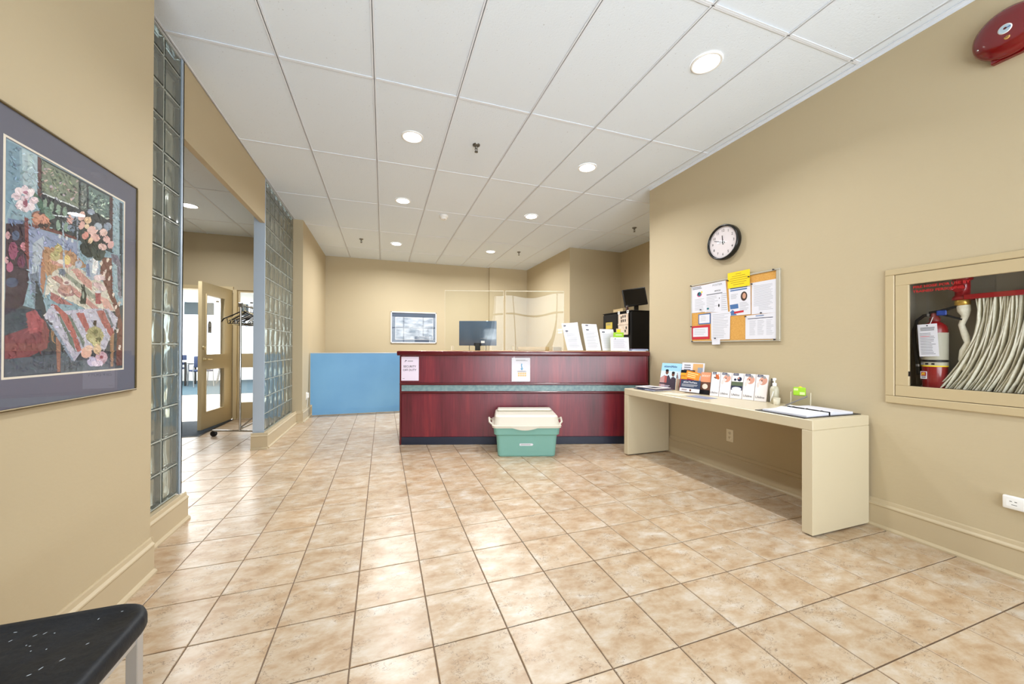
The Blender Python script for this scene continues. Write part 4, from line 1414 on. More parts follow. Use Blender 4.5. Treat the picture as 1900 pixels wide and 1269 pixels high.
for bx in ((0.10, W_ - 0.08, 0.085, 0.092), (0.10, W_ - 0.08, H_ - 0.132, H_ - 0.125), (0.10, 0.107, 0.085, H_ - 0.125), (W_ - 0.087, W_ - 0.08, 0.085, H_ - 0.125)): q.rect(*bx, 0.0075)
q.build('mat_bevel', WHITE, t)
q = MB(); q.rect(0.02, W_ - 0.02, 0.02, H_ - 0.02, 0.016); q.build('glazing', GLASS, t)

# ------------------------------------------------------------------ alcove behind the counter
for k, z in enumerate((1.475, 1.53)):
    t = thing('wall_plate', ['lower', 'upper'][k] + ' of two small cream switch plates on the wall seen through the right sneeze guard', 'switch',
              frame((3.43, 6.70, z), (0, -1, 0), (0, 0, 1), (-1, 0, 0)), 'wall plates')
    q = MB(); q.box(-0.10, 0.10, -0.022, 0.022, 0, 0.006, 0, 0.002); q.build('face_plate', mat('cream_switch_plate', (232, 222, 196), 0.4), t)
    for s_ in (-0.05, 0.0, 0.05):
        q = MB(); q.box(s_ - 0.008, s_ + 0.008, -0.012, 0.012, 0.006, 0.010, 0, 0.001); q.build('toggle', WHITE, t)
cab = thing('storage_cabinet', 'tall black storage cabinet in the alcove behind the right end of the counter', 'cabinet', T(3.60, 4.66, 0))
CABM = mat('black_cabinet', (14, 13, 14), 0.5, spec=0.3)
q = MB(); q.box(0.012, 0.98, 0.0, 0.76, 0.06, 1.735, 0, 0.004); q.build('body', CABM, cab)
q = MB(); q.box(0.03, 0.96, 0.03, 0.74, 0, 0.06); q.build('plinth', CABM, cab)
for y0, y1 in ((0.003, 0.377), (0.383, 0.757)):
    q = MB(); q.box(0, 0.012, y0, y1, 0.08, 1.715, 0, 0.002); d = q.build('cabinet_door', CABM, cab)
    q = MB(); yy = 0.35 if y0 < 0.1 else 0.41
    q.tube([(-0.012, yy, 0.90), (-0.022, yy, 0.92), (-0.022, yy, 1.04), (-0.012, yy, 1.06)], 0.005, 6); q.build('pull', STEEL, d)
q = MB(); q.box(-0.005, 0.99, -0.005, 0.765, 1.735, 1.748, 0, 0.003); q.build('cabinet_top', CABM, cab)
# white key board hanging on the cabinet side
kb = thing('key_board', 'white pegboard key holder with dark slots hung on the black cabinet', 'key holder', frame((3.585, 4.985, 1.37), (0, -1, 0), (0, 0, 1), (-1, 0, 0)))
KEYW = mat('worn_white_board', (228, 214, 198), 0.6, var=(14, (206, 182, 158)))
q = MB(); q.box(0.02, 0.27, 0, 0.33, 0, 0.008, 0, 0.003); q.box(0.02, 0.26, 0.16, 0.175, 0.008, 0.014); q.build('board', KEYW, kb)
for x in (0.03, 0.255):
    q = MB(); q.box(x - 0.025, x + 0.025, 0.335, 0.38, 0.0, 0.006, 0, 0.002); q.rect(x - 0.008, x + 0.008, 0.348, 0.368, 0.0065, 1); q.box(x - 0.006, x + 0.006, 0.32, 0.336, 0, 0.005)
    q.build('hanging_tab', [WHITE, BLACK], kb)
for (x, y) in ((0.09, 0.255), (0.135, 0.27), (0.185, 0.27), (0.095, 0.20), (0.14, 0.205), (0.19, 0.205), (0.19, 0.04), (0.215, 0.09)):
    q = MB(); q.box(x, x + 0.022, y, y + 0.04, 0.008, 0.012); q.build('key_slot', mat('dark_slot', (40, 30, 26), 0.6), kb)
t = thing('sticky_note', 'square yellow note stuck on the black cabinet left of the key board', 'note', frame((3.597, 5.335, 1.482), (0, -1, 0), (0, 0, 1), (-1, 0, 0)))
q = MB(); q.box(0, 0.185, 0, 0.11, 0, 0.001); q.lines(0.02, 0.16, 0.06, 0.10, 3, 1, 0.0014); q.build('note_sheet', [mat('dull_yellow_note', (206, 182, 74), 0.7), INK], t)
mo = thing('monitor', 'black flat monitor standing on top of the tall black cabinet', 'monitor', frame((3.86, 4.93, 1.748), Vector((0.93, -0.36, 0)).normalized(), (0, 0, 1), Vector((-0.36, -0.93, 0)).normalized()))
q = MB(); q.T = T(0, 0.235, 0.02) @ Matrix.Rotation(0.14, 4, 'Z') @ RX(-0.10)
q.box(-0.185, 0.185, -0.14, 0.145, -0.02, 0.02, 0, 0.006, 2); q.build('screen_housing', BLACK, mo)
q = MB(); q.T = T(0, 0.235, 0.02) @ Matrix.Rotation(0.14, 4, 'Z') @ RX(-0.10)
q.rect(-0.17, 0.17, -0.115, 0.13, 0.0205, 0); q.build('screen', mat('dark_screen', (8, 8, 10), 0.15), mo)
q = MB(); q.T = T(0, 0.235, 0.02) @ Matrix.Rotation(0.14, 4, 'Z') @ RX(-0.10)
q.rect(-0.168, -0.135, -0.134, -0.122, 0.0208, 0); q.build('white_badge', WHITE, mo)
q = MB(); q.box(0.0, 0.07, 0, 0.14, -0.03, 0.0, 0, 0.006); q.build('stand_neck', BLACK, mo)
q = MB(); q.box(-0.07, 0.13, 0, 0.012, -0.09, 0.07, 0, 0.004); q.build('stand_base', BLACK, mo)
t = thing('card_box', 'flat tan card box lying on top of the black cabinet', 'box', T(3.64, 4.93, 1.748))
q = MB(); q.box(0, 0.12, 0, 0.26, 0, 0.045, 0, 0.002); q.build('box_body', mat('tan_card', (196, 172, 128), 0.7), t)
q = MB(); q.box(-0.002, 0.122, -0.002, 0.262, 0.045, 0.055, 0, 0.002); q.build('box_lid', mat('tan_card', (196, 172, 128), 0.7), t)
t = thing('small_bottle', 'small dark brown bottle on the cabinet top beside the tan box', 'bottle', T(3.68, 4.875, 1.748))
q = MB(); q.lathe([(0.022, 0), (0.022, 0.06), (0.010, 0.075), (0.010, 0.085)], 14); q.build('bottle_body', mat('brown_bottle', (58, 26, 20), 0.2), t)
q = MB(); q.lathe([(0.012, 0.085), (0.012, 0.10), (0, 0.10)], 12); q.build('bottle_cap', BLACK, t)

# ------------------------------------------------------------------ console table
TB0, TB1 = 1.525, 3.38
t = thing('console_table', 'long cream waterfall console table with solid panel ends against the right wall', 'table', T(2.515, TB0, 0))
q = MB(); q.box(0, 0.553, 0, TB1 - TB0, 0.656, 0.722, 0, 0.004); q.build('tabletop', CREAM, t)
for y in (0, TB1 - TB0 - 0.064):
    q = MB(); q.box(0.0, 0.553, y, y + 0.064, 0.008, 0.656, 0, 0.003); q.build('end_panel', CREAM, t)
for y in (0.032, TB1 - TB0 - 0.032):
    q = MB(); q.box(0.02, 0.53, y - 0.02, y + 0.02, 0, 0.008); q.build('foot_strip', BLACK, t)
TZ = 0.722

# leaflets standing on the table
LEAFB = mat('leaflet_white', (236, 230, 230), 0.55)
GREYT = mat('grey_lettering', (110, 108, 112), 0.7)
PINKP = mat('rose_skin_print', (206, 150, 130), 0.6)
HAIR = mat('grey_hair_print', (150, 146, 146), 0.6)
def leaflet(xa, ya, xb, yb, lean, label, style, hh=0.225, holder=None):
    M, wd = stand((xa, ya, TZ + 0.002), (xb, yb, TZ + 0.002), lean)
    t = thing('leaflet', label, 'leaflet', M, 'leaflets standing in a row on the table')
    q = MB(); q.box(0, wd, 0, hh, -0.016, 0)
    if style == 'navy':
        q.rect(0, wd, 0.075, hh * 0.52, 0.0005, 2); q.rect(0, wd, hh * 0.50, hh * 0.66, 0.0006, 6)
        q.ell(wd * 0.68, hh * 0.77, wd * 0.20, hh * 0.09, 0.0006, 2, 12); q.ell(wd * 0.30, hh * 0.74, wd * 0.12, hh * 0.05, 0.0008, 2, 10)
        q.ell(wd * 0.60, hh * 0.80, wd * 0.06, hh * 0.04, 0.0010, 4, 10)
        q.ell(wd * 0.5, 0.085, wd * 0.42, 0.018, 0.0008, 7, 14)
    elif style == 'orange':
        q.ell(wd * 0.70, hh * 0.80, wd * 0.20, hh * 0.12, 0.0006, 8, 12, rot=0.5); q.ell(wd * 0.82, hh * 0.90, wd * 0.09, hh * 0.04, 0.0008, 4, 10)
        q.ell(wd * 0.45, hh * 0.76, wd * 0.2, hh * 0.03, 0.0008, 3, 10, rot=-0.5)
    else:
        q.ell(wd * 0.60, hh * 0.76, wd * 0.34, hh * 0.16, 0.0006, 4, 16, rot=-0.5)
        q.ell(wd * 0.68, hh * 0.90, wd * 0.16, hh * 0.05, 0.0008, 5, 12, rot=-0.8)
        q.ell(wd * 0.40, hh * 0.70, wd * 0.16, hh * 0.07, 0.0008, 9, 12, rot=0.6)
        q.ell(wd * 0.50, hh * 0.77, wd * 0.06, hh * 0.03, 0.0010, 3, 8)
        q.ell(wd * 0.20, hh * 0.60, wd * 0.12, hh * 0.10, 0.0005, 9, 10)
    q.rect(wd * 0.10, wd * 0.58, hh - 0.022, hh - 0.002, 0.0012, 2); q.text('Lifeline', wd * 0.34, hh - 0.016, 0.013, 7, 0.0016, bold=0.01)
    q.text('Lifeline', wd * 0.46, 0.024, 0.027, 1, 0.0016, bold=0.006, sx=0.9)
    q.build('cover', [LEAFB, GREYT, NAVY, SKIND, PINKP, HAIR, mat('hill_green_print', (84, 96, 72), 0.6), PAPER, mat('rust_print', (190, 96, 50), 0.6),
                      mat('pale_rose_print', (222, 206, 202), 0.6)], t)
    return t
XS = lambda k: 2.885 + 0.112 * k / 5
YS = [2.612, 2.535, 2.441, 2.344, 2.252, 2.160]
for k, (lab, st) in enumerate([('white leaflet with an orange figure, leftmost of the row of five white leaflets', 'orange'),
                     ('white leaflet with a pink face print, between the orange figure one and the navy one', 'face'),
                     ('white and navy leaflet with a green hill print in the middle of the leaflet row', 'navy'),
                     ('white leaflet with a pink face print, directly right of the navy leaflet', 'face'),
                     ('white leaflet with a pink face print, rightmost of the row beside the pump bottle', 'face')]):
    leaflet(XS(k), YS[k] - 0.003, XS(k + 1), YS[k + 1] + 0.003, 0.22, lab, st)
t = thing('leaflet_rack', 'clear acrylic rack behind the row of five leaflets on the table', 'rack', stand((2.91, 2.615, TZ), (3.02, 2.155, TZ), 0.22)[0])
q = MB(); q.box(0, 0.47, 0.0, 0.20, -0.026, -0.021); q.build('rack_back', ACRYL_EDGE, t)
q = MB(); q.box(0, 0.47, 0.0, 0.003, -0.021, 0.004); q.build('rack_foot', ACRYL_EDGE, t)
q = MB(); q.box(0.470, 0.473, 0.0, 0.20, -0.05, 0.0); q.build('rack_side', mat('dark_rack_edge', (90, 84, 78), 0.4), t)

# magazine holder with the blue brochures
M, wd = stand((2.872, 3.255, TZ + 0.002), (2.930, 3.035, TZ + 0.002), 0.24)
t = thing('blue_brochures', 'thick pack of light blue brochures with two people printed on the cover', 'brochure', M)
q = MB(); q.box(0, wd, 0, 0.285, -0.03, 0)
q.rect(0, wd, 0.20, 0.285, 0.0004, 1)
q.poly([(wd * 0.0, 0.12), (wd * 0.22, 0.155), (wd * 0.30, 0.10), (wd * 0.30, 0.0), (wd * 0.0, 0.0)], 2, 0.0008)
q.poly([(wd * 0.28, 0.13), (wd * 0.42, 0.155), (wd * 0.58, 0.10), (wd * 0.60, 0.0), (wd * 0.28, 0.0)], 3, 0.0010)
q.poly([(wd * 0.22, 0.145), (wd * 0.34, 0.145), (wd * 0.36, 0.05), (wd * 0.24, 0.05)], 4, 0.0012)
q.poly([(wd * 0.56, 0.125), (wd * 0.66, 0.14), (wd * 0.80, 0.12), (wd * 0.84, 0.0), (wd * 0.52, 0.0)], 3, 0.0009)
q.ell(wd * 0.32, 0.185, 0.018, 0.026, 0.0014, 5, 14); q.ell(wd * 0.31, 0.203, 0.019, 0.014, 0.0016, 6, 12)
q.ell(wd * 0.64, 0.165, 0.017, 0.024, 0.0014, 5, 14); q.ell(wd * 0.64, 0.182, 0.018, 0.013, 0.0016, 6, 12)
q.rect(0.0, wd * 0.74, 0.052, 0.068, 0.0018, 3); q.lines(0.02, wd * 0.7, 0.02, 0.045, 2, 7, 0.0018)
for k in range(7): q.tube([(wd * 0.9 + 0.012 * math.sin(k), 0.02 + 0.02 * k, 0.001), (wd * 0.86 + 0.01 * math.sin(k * 2), 0.05 + 0.022 * k, 0.001)], 0.004, 5, 3 if k % 2 else 2)
q.text('attendAble', wd * 0.46, 0.238, 0.034, 8, 0.0016, bold=0.008)
q.build('cover', [mat('pale_sky_print', (204, 222, 232), 0.55), LBLUEP, mat('rose_print', (180, 140, 136), 0.6), mat('plum_print', (58, 44, 58), 0.6), mat('brick_print', (170, 84, 78), 0.6),
                  SKIND, BLACKINK, mat('pale_lilac_print', (190, 180, 196), 0.6), mat('deep_blue_lettering', (30, 60, 110), 0.6)], t)
q = MB(); q.box(wd + 0.001, wd + 0.012, 0, 0.278, -0.045, 0.0); q.box(wd + 0.013, wd + 0.022, 0, 0.27, -0.055, -0.010)
for k in range(6): q.rect(wd + 0.001, wd + 0.011, 0.03 + k * 0.04, 0.045 + k * 0.04, 0.0006, 1)
q.build('inner_pages', [LBLUEP, mat('navy_leaf_print', (44, 62, 90), 0.6)], t)

def card(name, xa, ya, xb, yb, z0, hg, lean, label, mats, draw, th=0.003, roll=0.0, cat='leaflet', group='mixed leaflets in the clear holder'):
    M, wd = stand((xa, ya, z0), (xb, yb, z0), lean)
    o = thing(name, label, cat, M @ Matrix.Rotation(roll, 4, 'Z'), group)
    q = MB(); q.box(0, wd, 0, hg, -th, 0); draw(q, wd, hg)
    q.build('cover', mats, o)
    return o
def d_plain(q, w_, h):
    q.lines(w_ * 0.1, w_ * 0.45, h * 0.55, h * 0.95, 5, 1, 0.0006); q.rect(w_ * 0.50, w_ * 0.94, h * 0.56, h * 0.97, 0.0006, 2); q.rect(w_ * 0.72, w_ * 0.94, h * 0.62, h * 0.84, 0.0009, 3)
card('leaflet', 2.945, 3.03, 3.000, 2.80, TZ + 0.006, 0.290, 0.16, 'tall white leaflet with a photo print, rearmost of the mixed leaflets', [PAPER, INK, mat('warm_room_print', (214, 168, 110), 0.6), mat('grey_room_print', (150, 158, 170), 0.6)], d_plain)
def d_dark(q, w_, h):
    q.rect(0, w_, h * 0.72, h * 0.86, 0.0006, 1); q.rect(0, w_, h * 0.86, h, 0.0006, 2); q.rect(w_ * 0.05, w_ * 0.5, h * 0.56, h * 0.70, 0.0006, 1)
card('leaflet', 2.918, 3.012, 2.955, 2.87, TZ + 0.006, 0.215, 0.18, 'red and yellow striped leaflet behind the dark blue card', [REDP, mat('amber_print', (226, 168, 40), 0.6), BLACKINK], d_dark)
def d_orange(q, w_, h):
    for k in range(3): q.lines(w_ * 0.12, w_ * 0.9, h * (0.2 + 0.24 * k), h * (0.36 + 0.24 * k), 1, 1, 0.0006, 0.3)
card('leaflet', 2.880, 2.895, 2.910, 2.755, 0.868, 0.078, 0.18, 'small bright orange card tilted above the dark blue card', [ORANGE, mat('pale_orange_print', (250, 214, 150), 0.6)], d_orange, roll=-0.16)
def d_navy(q, w_, h):
    q.rect(0, w_, 0, h * 0.30, 0.0005, 1); q.text('#GetTheVaxx', w_ * 0.5, h * 0.74, 0.026, 1, 0.0008, bold=0.015); q.lines(w_ * 0.08, w_ * 0.92, h * 0.42, h * 0.66, 3, 2, 0.0008)
    q.ell(w_ * 0.55, h * 0.15, 0.011, 0.011, 0.0009, 3, 14); q.lines(w_ * 0.1, w_ * 0.42, h * 0.08, h * 0.22, 2, 3, 0.0009)
card('leaflet', 2.842, 2.93, 2.872, 2.715, TZ + 0.012, 0.118, 0.20, 'dark blue and white card in front of the mixed leaflets', [mat('slate_blue_print', (44, 58, 84), 0.6), PAPER, mat('pale_ink', (176, 178, 186), 0.8), SKIND], d_navy)
def d_boost(q, w_, h):
    q.rect(0, w_, h * 0.56, h, 0.0005, 1); q.text('BOOST', w_ * 0.5, h * 0.80, 0.024, 2, 0.0008, bold=0.02); q.rect(0, w_, 0, h * 0.20, 0.0005, 3); q.ell(w_ * 0.5, h * 0.36, w_ * 0.28, h * 0.12, 0.0008, 2, 14)
card('leaflet', 2.895, 2.738, 2.918, 2.645, TZ + 0.003, 0.212, 0.20, 'salmon and brown booklet between the dark blue card and the leaflet row', [SKIND, mat('salmon_print', (226, 148, 110), 0.6), mat('cream_print', (236, 220, 204), 0.6), BLACKINK], d_boost, th=0.008)
t = thing('leaflet_holder', 'clear acrylic holder carrying the mixed leaflets on the table', 'holder', stand((2.872, 3.02, TZ), (2.935, 2.72, TZ), 0.16)[0])
q = MB(); q.box(0, 0.30, 0, 0.004, -0.10, 0.01); q.build('holder_foot', ACRYL_EDGE, t)
for x in (0, 0.297):
    q = MB(); q.box(x, x + 0.003, 0, 0.13, -0.10, 0.0); q.build('holder_side', ACRYL_EDGE, t)

# magazines lying at the far end and loose sheets
cols = [mat('navy_cover', (40, 46, 72), 0.4), mat('pale_cover', (206, 206, 216), 0.4), mat('slate_cover', (70, 76, 100), 0.4), mat('plum_cover', (84, 60, 78), 0.4), mat('white_cover', (232, 226, 222), 0.4)]
for k in range(5):
    o = thing('magazine', ['navy magazine, lowest of the pile at the far end of the table', 'pale grey magazine, second from the bottom of the pile at the far table end',
        'slate blue magazine in the middle of the pile at the far table end', 'plum magazine, second from the top of the pile at the far table end',
        'white magazine with a dark title band, topmost of the pile at the far table end'][k], 'magazine',
        T(2.60 + 0.012 * k, 3.03 + 0.01 * (k % 3), TZ + 0.0055 * k) @ RZ([0.06, -0.10, 0.02, -0.05, 0.12][k]), 'magazines piled on the table')
    q = MB(); q.box(0, 0.215, 0, 0.28, 0, 0.005)
    q.rect(0.01, 0.19, 0.20, 0.265, 0.0053, (1)); q.rect(0.02, 0.13, 0.03, 0.15, 0.0053, 2); q.lines(0.03, 0.16, 0.16, 0.19, 2, 1, 0.0056)
    q.build('pages', [cols[k], cols[(k + 2) % 5], cols[(k + 1) % 5]], o)
for (x, y, a, lab, c_) in [(2.62, 2.68, 0.25, 'pale loose sheet lying in front of the blue brochures', mat('ivory_paper', (228, 222, 200), 0.7)),
                          (2.66, 2.44, 0.05, 'blue grey leaflet lying flat before the dark blue card', mat('blue_grey_paper', (130, 138, 166), 0.6)),
                          (2.70, 2.86, -0.2, 'tan leaflet lying flat under the mixed leaflets', mat('tan_paper', (206, 188, 156), 0.6))]:
    o = thing('loose_sheet', lab, 'paper', T(x, y, TZ + 0.0008) @ RZ(a), 'loose papers on the table')
    q = MB(); q.box(0, 0.14, 0, 0.22, 0, 0.0012); q.lines(0.02, 0.12, 0.02, 0.20, 7, 1, 0.0016, 0.12)
    q.build('sheet', [c_, mat('pale_ink', (176, 178, 186), 0.8)], o)

# pump bottle, clear cup, acrylic stand with a lime sponge, pen
PUMP = mat('milky_bottle', (226, 220, 196), 0.3, trans=0.35)
t = thing('pump_bottle', 'white pump bottle with a long nozzle standing right of the leaflet row', 'bottle', T(2.985, 2.085, TZ))
q = MB(); q.lathe([(0.027, 0), (0.030, 0.006), (0.030, 0.115), (0.024, 0.135), (0.013, 0.142)], 18); q.build('bottle_body', PUMP, t)
q = MB(); q.lathe([(0.014, 0.142), (0.014, 0.165), (0.005, 0.168), (0.005, 0.190)], 14); q.build('collar', WHITE, t)
q = MB(); q.lathe([(0.012, 0.190), (0.012, 0.204), (0, 0.206)], 12); q.tube([(0, 0, 0.198), (-0.03, -0.015, 0.197), (-0.045, -0.022, 0.188)], 0.0055, 6); q.build('pump_head', WHITE, t)
q = MB(); q.tube([(-0.032, 0.01, 0.02), (-0.033, -0.014, 0.10)], 0.004, 6); q.build('bottle_label', WHITE, t)
t = thing('clear_cup', 'small clear plastic cup on the table beside the pump bottle', 'cup', T(2.93, 2.03, TZ))
q = MB(); q.lathe([(0.020, 0.001), (0.024, 0.055), (0.023, 0.055), (0.019, 0.004), (0.0, 0.004)], 18, caps=False); q.build('cup_body', ACRYL_EDGE, t)
q = MB(); q.lathe([(0.0235, 0.053), (0.0258, 0.055), (0.0235, 0.057)], 18, caps=False); q.build('cup_rim', ACRYL_EDGE, t)
t = thing('acrylic_stand', 'small clear acrylic card stand by the wall, behind the open binder', 'stand', stand((2.975, 1.955, TZ), (3.030, 1.845, TZ), 0.18)[0])
q = MB(); q.box(0, 0.12, 0, 0.003, -0.05, 0.03); q.build('stand_foot', ACRYL_EDGE, t)
q = MB()
q.box(0, 0.12, 0, 0.11, -0.012, -0.009); q.build('stand_back', ACRYL, t)
q = MB(); q.box(0, 0.003, 0, 0.11, -0.010, 0.03); q.build('stand_side', ACRYL_EDGE, t); q = MB(); q.box(0.117, 0.12, 0, 0.11, -0.010, 0.03); q.build('stand_side', ACRYL_EDGE, t)
t = thing('card_pack', 'lime green card pack sitting in the acrylic stand by the wall', 'card pack', stand((2.985, 1.948, TZ + 0.085), (3.022, 1.872, TZ + 0.085), 0.18)[0])
q = MB(); q.box(0.004, 0.078, 0, 0.062, -0.006, 0.02, 0, 0.004); q.rect(0.008, 0.034, 0.036, 0.052, 0.0206, 1); q.rect(0.044, 0.074, 0.006, 0.026, 0.0206, 1)
q.poly([(0.03, 0.062, 0.01), (0.06, 0.062, 0.01), (0.045, 0.072, 0.0)], 2)
q.build('wrapper', [LIME, mat('pale_lime', (206, 226, 150), 0.6), YELLOW], t)
t = thing('pen', 'grey pen leaning on the acrylic stand above the open binder', 'pen', T(0, 0, 0))
q = MB(); q.tube([(2.93, 1.965, TZ + 0.006), (2.985, 1.845, TZ + 0.088)], 0.0045, 8); q.build('barrel', mat('grey_pen', (120, 118, 120), 0.35), t)
q = MB(); q.tube([(2.929, 1.967, TZ + 0.0045), (2.924, 1.978, TZ + 0.002)], [0.0035, 0.001], 8); q.build('tip', STEEL, t)

# open ring binder
t = thing('ring_binder', 'open black ring binder with white sheets on the near end of the table', 'binder', T(2.795, 1.735, TZ) @ RZ(-0.03))
for s_ in (-1, 1):
    q = MB(); q.box(s_ * 0.014, s_ * 0.268, -0.165, 0.165, 0.0, 0.004, 0, 0.001); q.build('cover', BLACK, t)
q = MB(); q.box(-0.013, 0.013, -0.165, 0.165, 0.0, 0.004); q.build('spine', BLACK, t)
def page(x0, x1, z, th, rot):
    q = MB(); n = 8; s = 1 if x1 > x0 else -1
    q.T = RZ(rot)
    up = [(x0 + (x1 - x0) * k / n, z + th + 0.010 * math.exp(-((k / n - 0.12) / 0.18) ** 2)) for k in range(n + 1)]
    vs = [(x, -0.14, zz) for x, zz in up] + [(x, 0.14, zz) for x, zz in up] + [(x, -0.14, z) for x, zz in up] + [(x, 0.14, z) for x, zz in up]
    m_ = n + 1
    fs = []
    for k in range(n):
        fs.append((k, k + 1, m_ + k + 1, m_ + k) if s > 0 else (m_ + k, m_ + k + 1, k + 1, k))
        fs.append((k, 2 * m_ + k, 2 * m_ + k + 1, k + 1)); fs.append((m_ + k, m_ + k + 1, 3 * m_ + k + 1, 3 * m_ + k))
    fs.append((n, 2 * m_ + n, 3 * m_ + n, m_ + n))
    q.add(vs, fs, 0)
    return q
page(-0.012, -0.235, 0.004, 0.010, 0.05).build('page_stack', PAPER, t)
page(0.012, 0.225, 0.004, 0.014, -0.02).build('page_stack', PAPER, t)
for y in (-0.09, 0.0, 0.09):
    q = MB(); q.tube([(-0.02, y, 0.014), (-0.012, y, 0.026), (0.012, y, 0.026), (0.02, y, 0.016)], 0.002, 6); q.build('ring', STEEL, t)

# ------------------------------------------------------------------ right wall: clock, board, outlets
t = thing('wall_clock', 'round black rimmed wall clock with a white dial above the notice board', 'clock', rw(2.615, 2.172))
q = MB(); q.lathe([(0.160, 0.0), (0.166, 0.006), (0.166, 0.046), (0.160, 0.052), (0.150, 0.050), (0.147, 0.036)], 48, 0, caps=False); q.build('rim', mat('black_rim', (20, 19, 18), 0.22), t)
DIAL = mat('dial_white', (222, 214, 216), 0.55)
q = MB(); q.lathe([(0.0, 0.034), (0.148, 0.034)], 48, 0, caps=False)
for k in range(1, 13):
    a = PI / 2 - 2 * PI * k / 12
    q.text(str(k), 0.112 * math.cos(a), 0.112 * math.sin(a) - 0.0115, 0.034, 1, 0.0346, bold=0.004)
for k in range(60):
    a = 2 * PI * k / 60
    q.poly([(r_ * math.cos(a + o_), r_ * math.sin(a + o_), 0.0346) for r_, o_ in ((0.136, -0.006), (0.141, -0.006), (0.141, 0.006), (0.136, 0.006))], 1)
q.build('dial', [DIAL, BLACKINK], t)
def hand(name, ang, ln, wd):
    q = MB(); q.T = Matrix.Rotation(-ang, 4, 'Z')
    q.prism([(-wd, -0.022), (wd, -0.022), (wd * 0.6, ln), (-wd * 0.6, ln)], 0.036, 0.0372)
    return q.build(name, BLACKINK, t)
hand('hour_hand', 2 * PI * (11.8 / 12), 0.066, 0.0048)
hand('minute_hand', 2 * PI * (48.3 / 60), 0.100, 0.0038)
q = MB(); q.T = Matrix.Rotation(-2 * PI * 13.5 / 60, 4, 'Z'); q.prism([(-0.0008, -0.04), (0.0008, -0.04), (0.0008, 0.03), (-0.0008, 0.03)], 0.0376, 0.038); q.build('second_hand', BLACKINK, t)
q = MB(); q.lathe([(0.0, 0.041), (0.006, 0.041), (0.006, 0.036)], 14); q.build('centre_cap', BLACKINK, t)
q = MB(); q.lathe([(0.0, 0.047), (0.149, 0.047)], 40, 0, caps=False); q.build('crystal', thin_glass('clock_crystal', refl=0.12), t)

BY, BZ = 3.016, 1.226      # lower left corner of the board
bd = thing('cork_board', 'aluminium framed cork notice board covered with papers above the table', 'notice board', rw(BY, BZ))
CORK = mat('cork', (196, 142, 66), 0.85, var=(120, (214, 164, 88)))
BW, BH = 0.912, 0.600
q = MB(); q.box(0.004, BW - 0.004, 0.004, BH - 0.004, 0, 0.010); q.build('cork_panel', CORK, bd)
FRM = mat('satin_grey_frame', (184, 178, 162), 0.4, metal=0.3)
for bx in ((0, BW, 0, 0.014), (0, BW, BH - 0.014, BH), (0, 0.012, 0.014, BH - 0.014), (BW - 0.030, BW, 0.014, BH - 0.014)):
    q = MB(); q.box(*bx, 0, 0.018, 0, 0.002); q.build('frame_bar', FRM, bd)
PIN = mat('dark_pin', (46, 44, 50), 0.35)
def sheet(quad, label, mats, draw=None, lift=0.012, cat='notice'):
    """a paper pinned at the wall points (y, z) of its corners: top left, top right, lower right, lower left"""
    P = [(BY - y, z - BZ) for y, z in quad]
    x0 = min(p[0] for p in P); y0 = min(p[1] for p in P)
    o = thing('pinned_paper', label, cat, rw(BY - x0, BZ + y0) @ T(0, 0, lift), 'papers on the notice board')
    P = [(p[0] - x0, p[1] - y0) for p in P]
    q = MB(); q.prism([P[3], P[2], P[1], P[0]], 0, 0.0006)
    w_, h_ = max(p[0] for p in P), max(p[1] for p in P)
    if draw: draw(q, w_, h_)
    q.build('sheet', mats, o)
    return o
PM = [PAPER, INK, BLACKINK, BLUEP, REDP, mat('magenta_print', (196, 40, 110), 0.6), mat('teal_print', (20, 110, 120), 0.6), YELLOW, SKIN, SKIND, NAVY, mat('pale_ink', (176, 178, 186), 0.8), mat('dark_portrait_ground', (58, 40, 34), 0.6)]
Zt = 0.0010
def da(q, w_, h):
    q.lines(0.02, w_ * 0.95, h * 0.86, h * 0.97, 2, 1, Zt); q.ell(w_ * 0.58, h * 0.66, 0.030, 0.022, Zt, 5, 14); q.ell(w_ * 0.58, h * 0.685, 0.022, 0.022, Zt + .0002, 6, 12)
    q.ell(w_ * 0.52, h * 0.70, 0.012, 0.012, Zt + .0004, 10, 10); q.ell(w_ * 0.74, h * 0.74, 0.010, 0.010, Zt + .0004, 7, 8); q.lines(0.05, w_ * 0.95, h * 0.08, h * 0.52, 8, 11, Zt, 0.16)
sheet([(3.012, 1.809), (2.830, 1.806), (2.838, 1.532), (3.012, 1.533)], 'white flyer with a magenta and teal splash, upper left of the notice board', PM, da)
def db(q, w_, h):
    q.text('FOSTER', w_ * 0.55, h * 0.88, 0.026, 1, Zt, sx=1.2); q.text('ARTICLE', w_ * 0.56, h * 0.70, 0.018, 2, Zt, bold=0.02); q.lines(0.02, w_ * 0.8, h * 0.60, h * 0.66, 1, 1, Zt)
    q.lines(0.02, w_ * 0.58, h * 0.06, h * 0.58, 10, 11, Zt, 0.16); q.lines(w_ * 0.72, w_ * 0.98, h * 0.06, h * 0.62, 9, 11, Zt, 0.16)
    q.ell(w_ * 0.14, h * 0.18, 0.014, 0.010, Zt + .0004, 6, 12); q.ell(w_ * 0.62, h * 0.24, 0.008, 0.016, Zt + .0004, 2, 12); q.ell(w_ * 0.64, h * 0.47, 0.004, 0.006, Zt + .0004, 2, 8)
sheet([(2.838, 1.806), (2.603, 1.811), (2.577, 1.506), (2.838, 1.527)], 'white page headed FOSTER, between the flyer and the yellow sheet', PM, db, 0.0128)
def dl(q, w_, h): q.lines(0.02, w_ * 0.96, h * 0.06, h * 0.94, 15, 11, Zt, 0.14)
sheet([(2.766, 1.517), (2.553, 1.509), (2.559, 1.250), (2.762, 1.248)], 'white page of grey text hanging over the lower board edge', PM, dl, 0.0136)
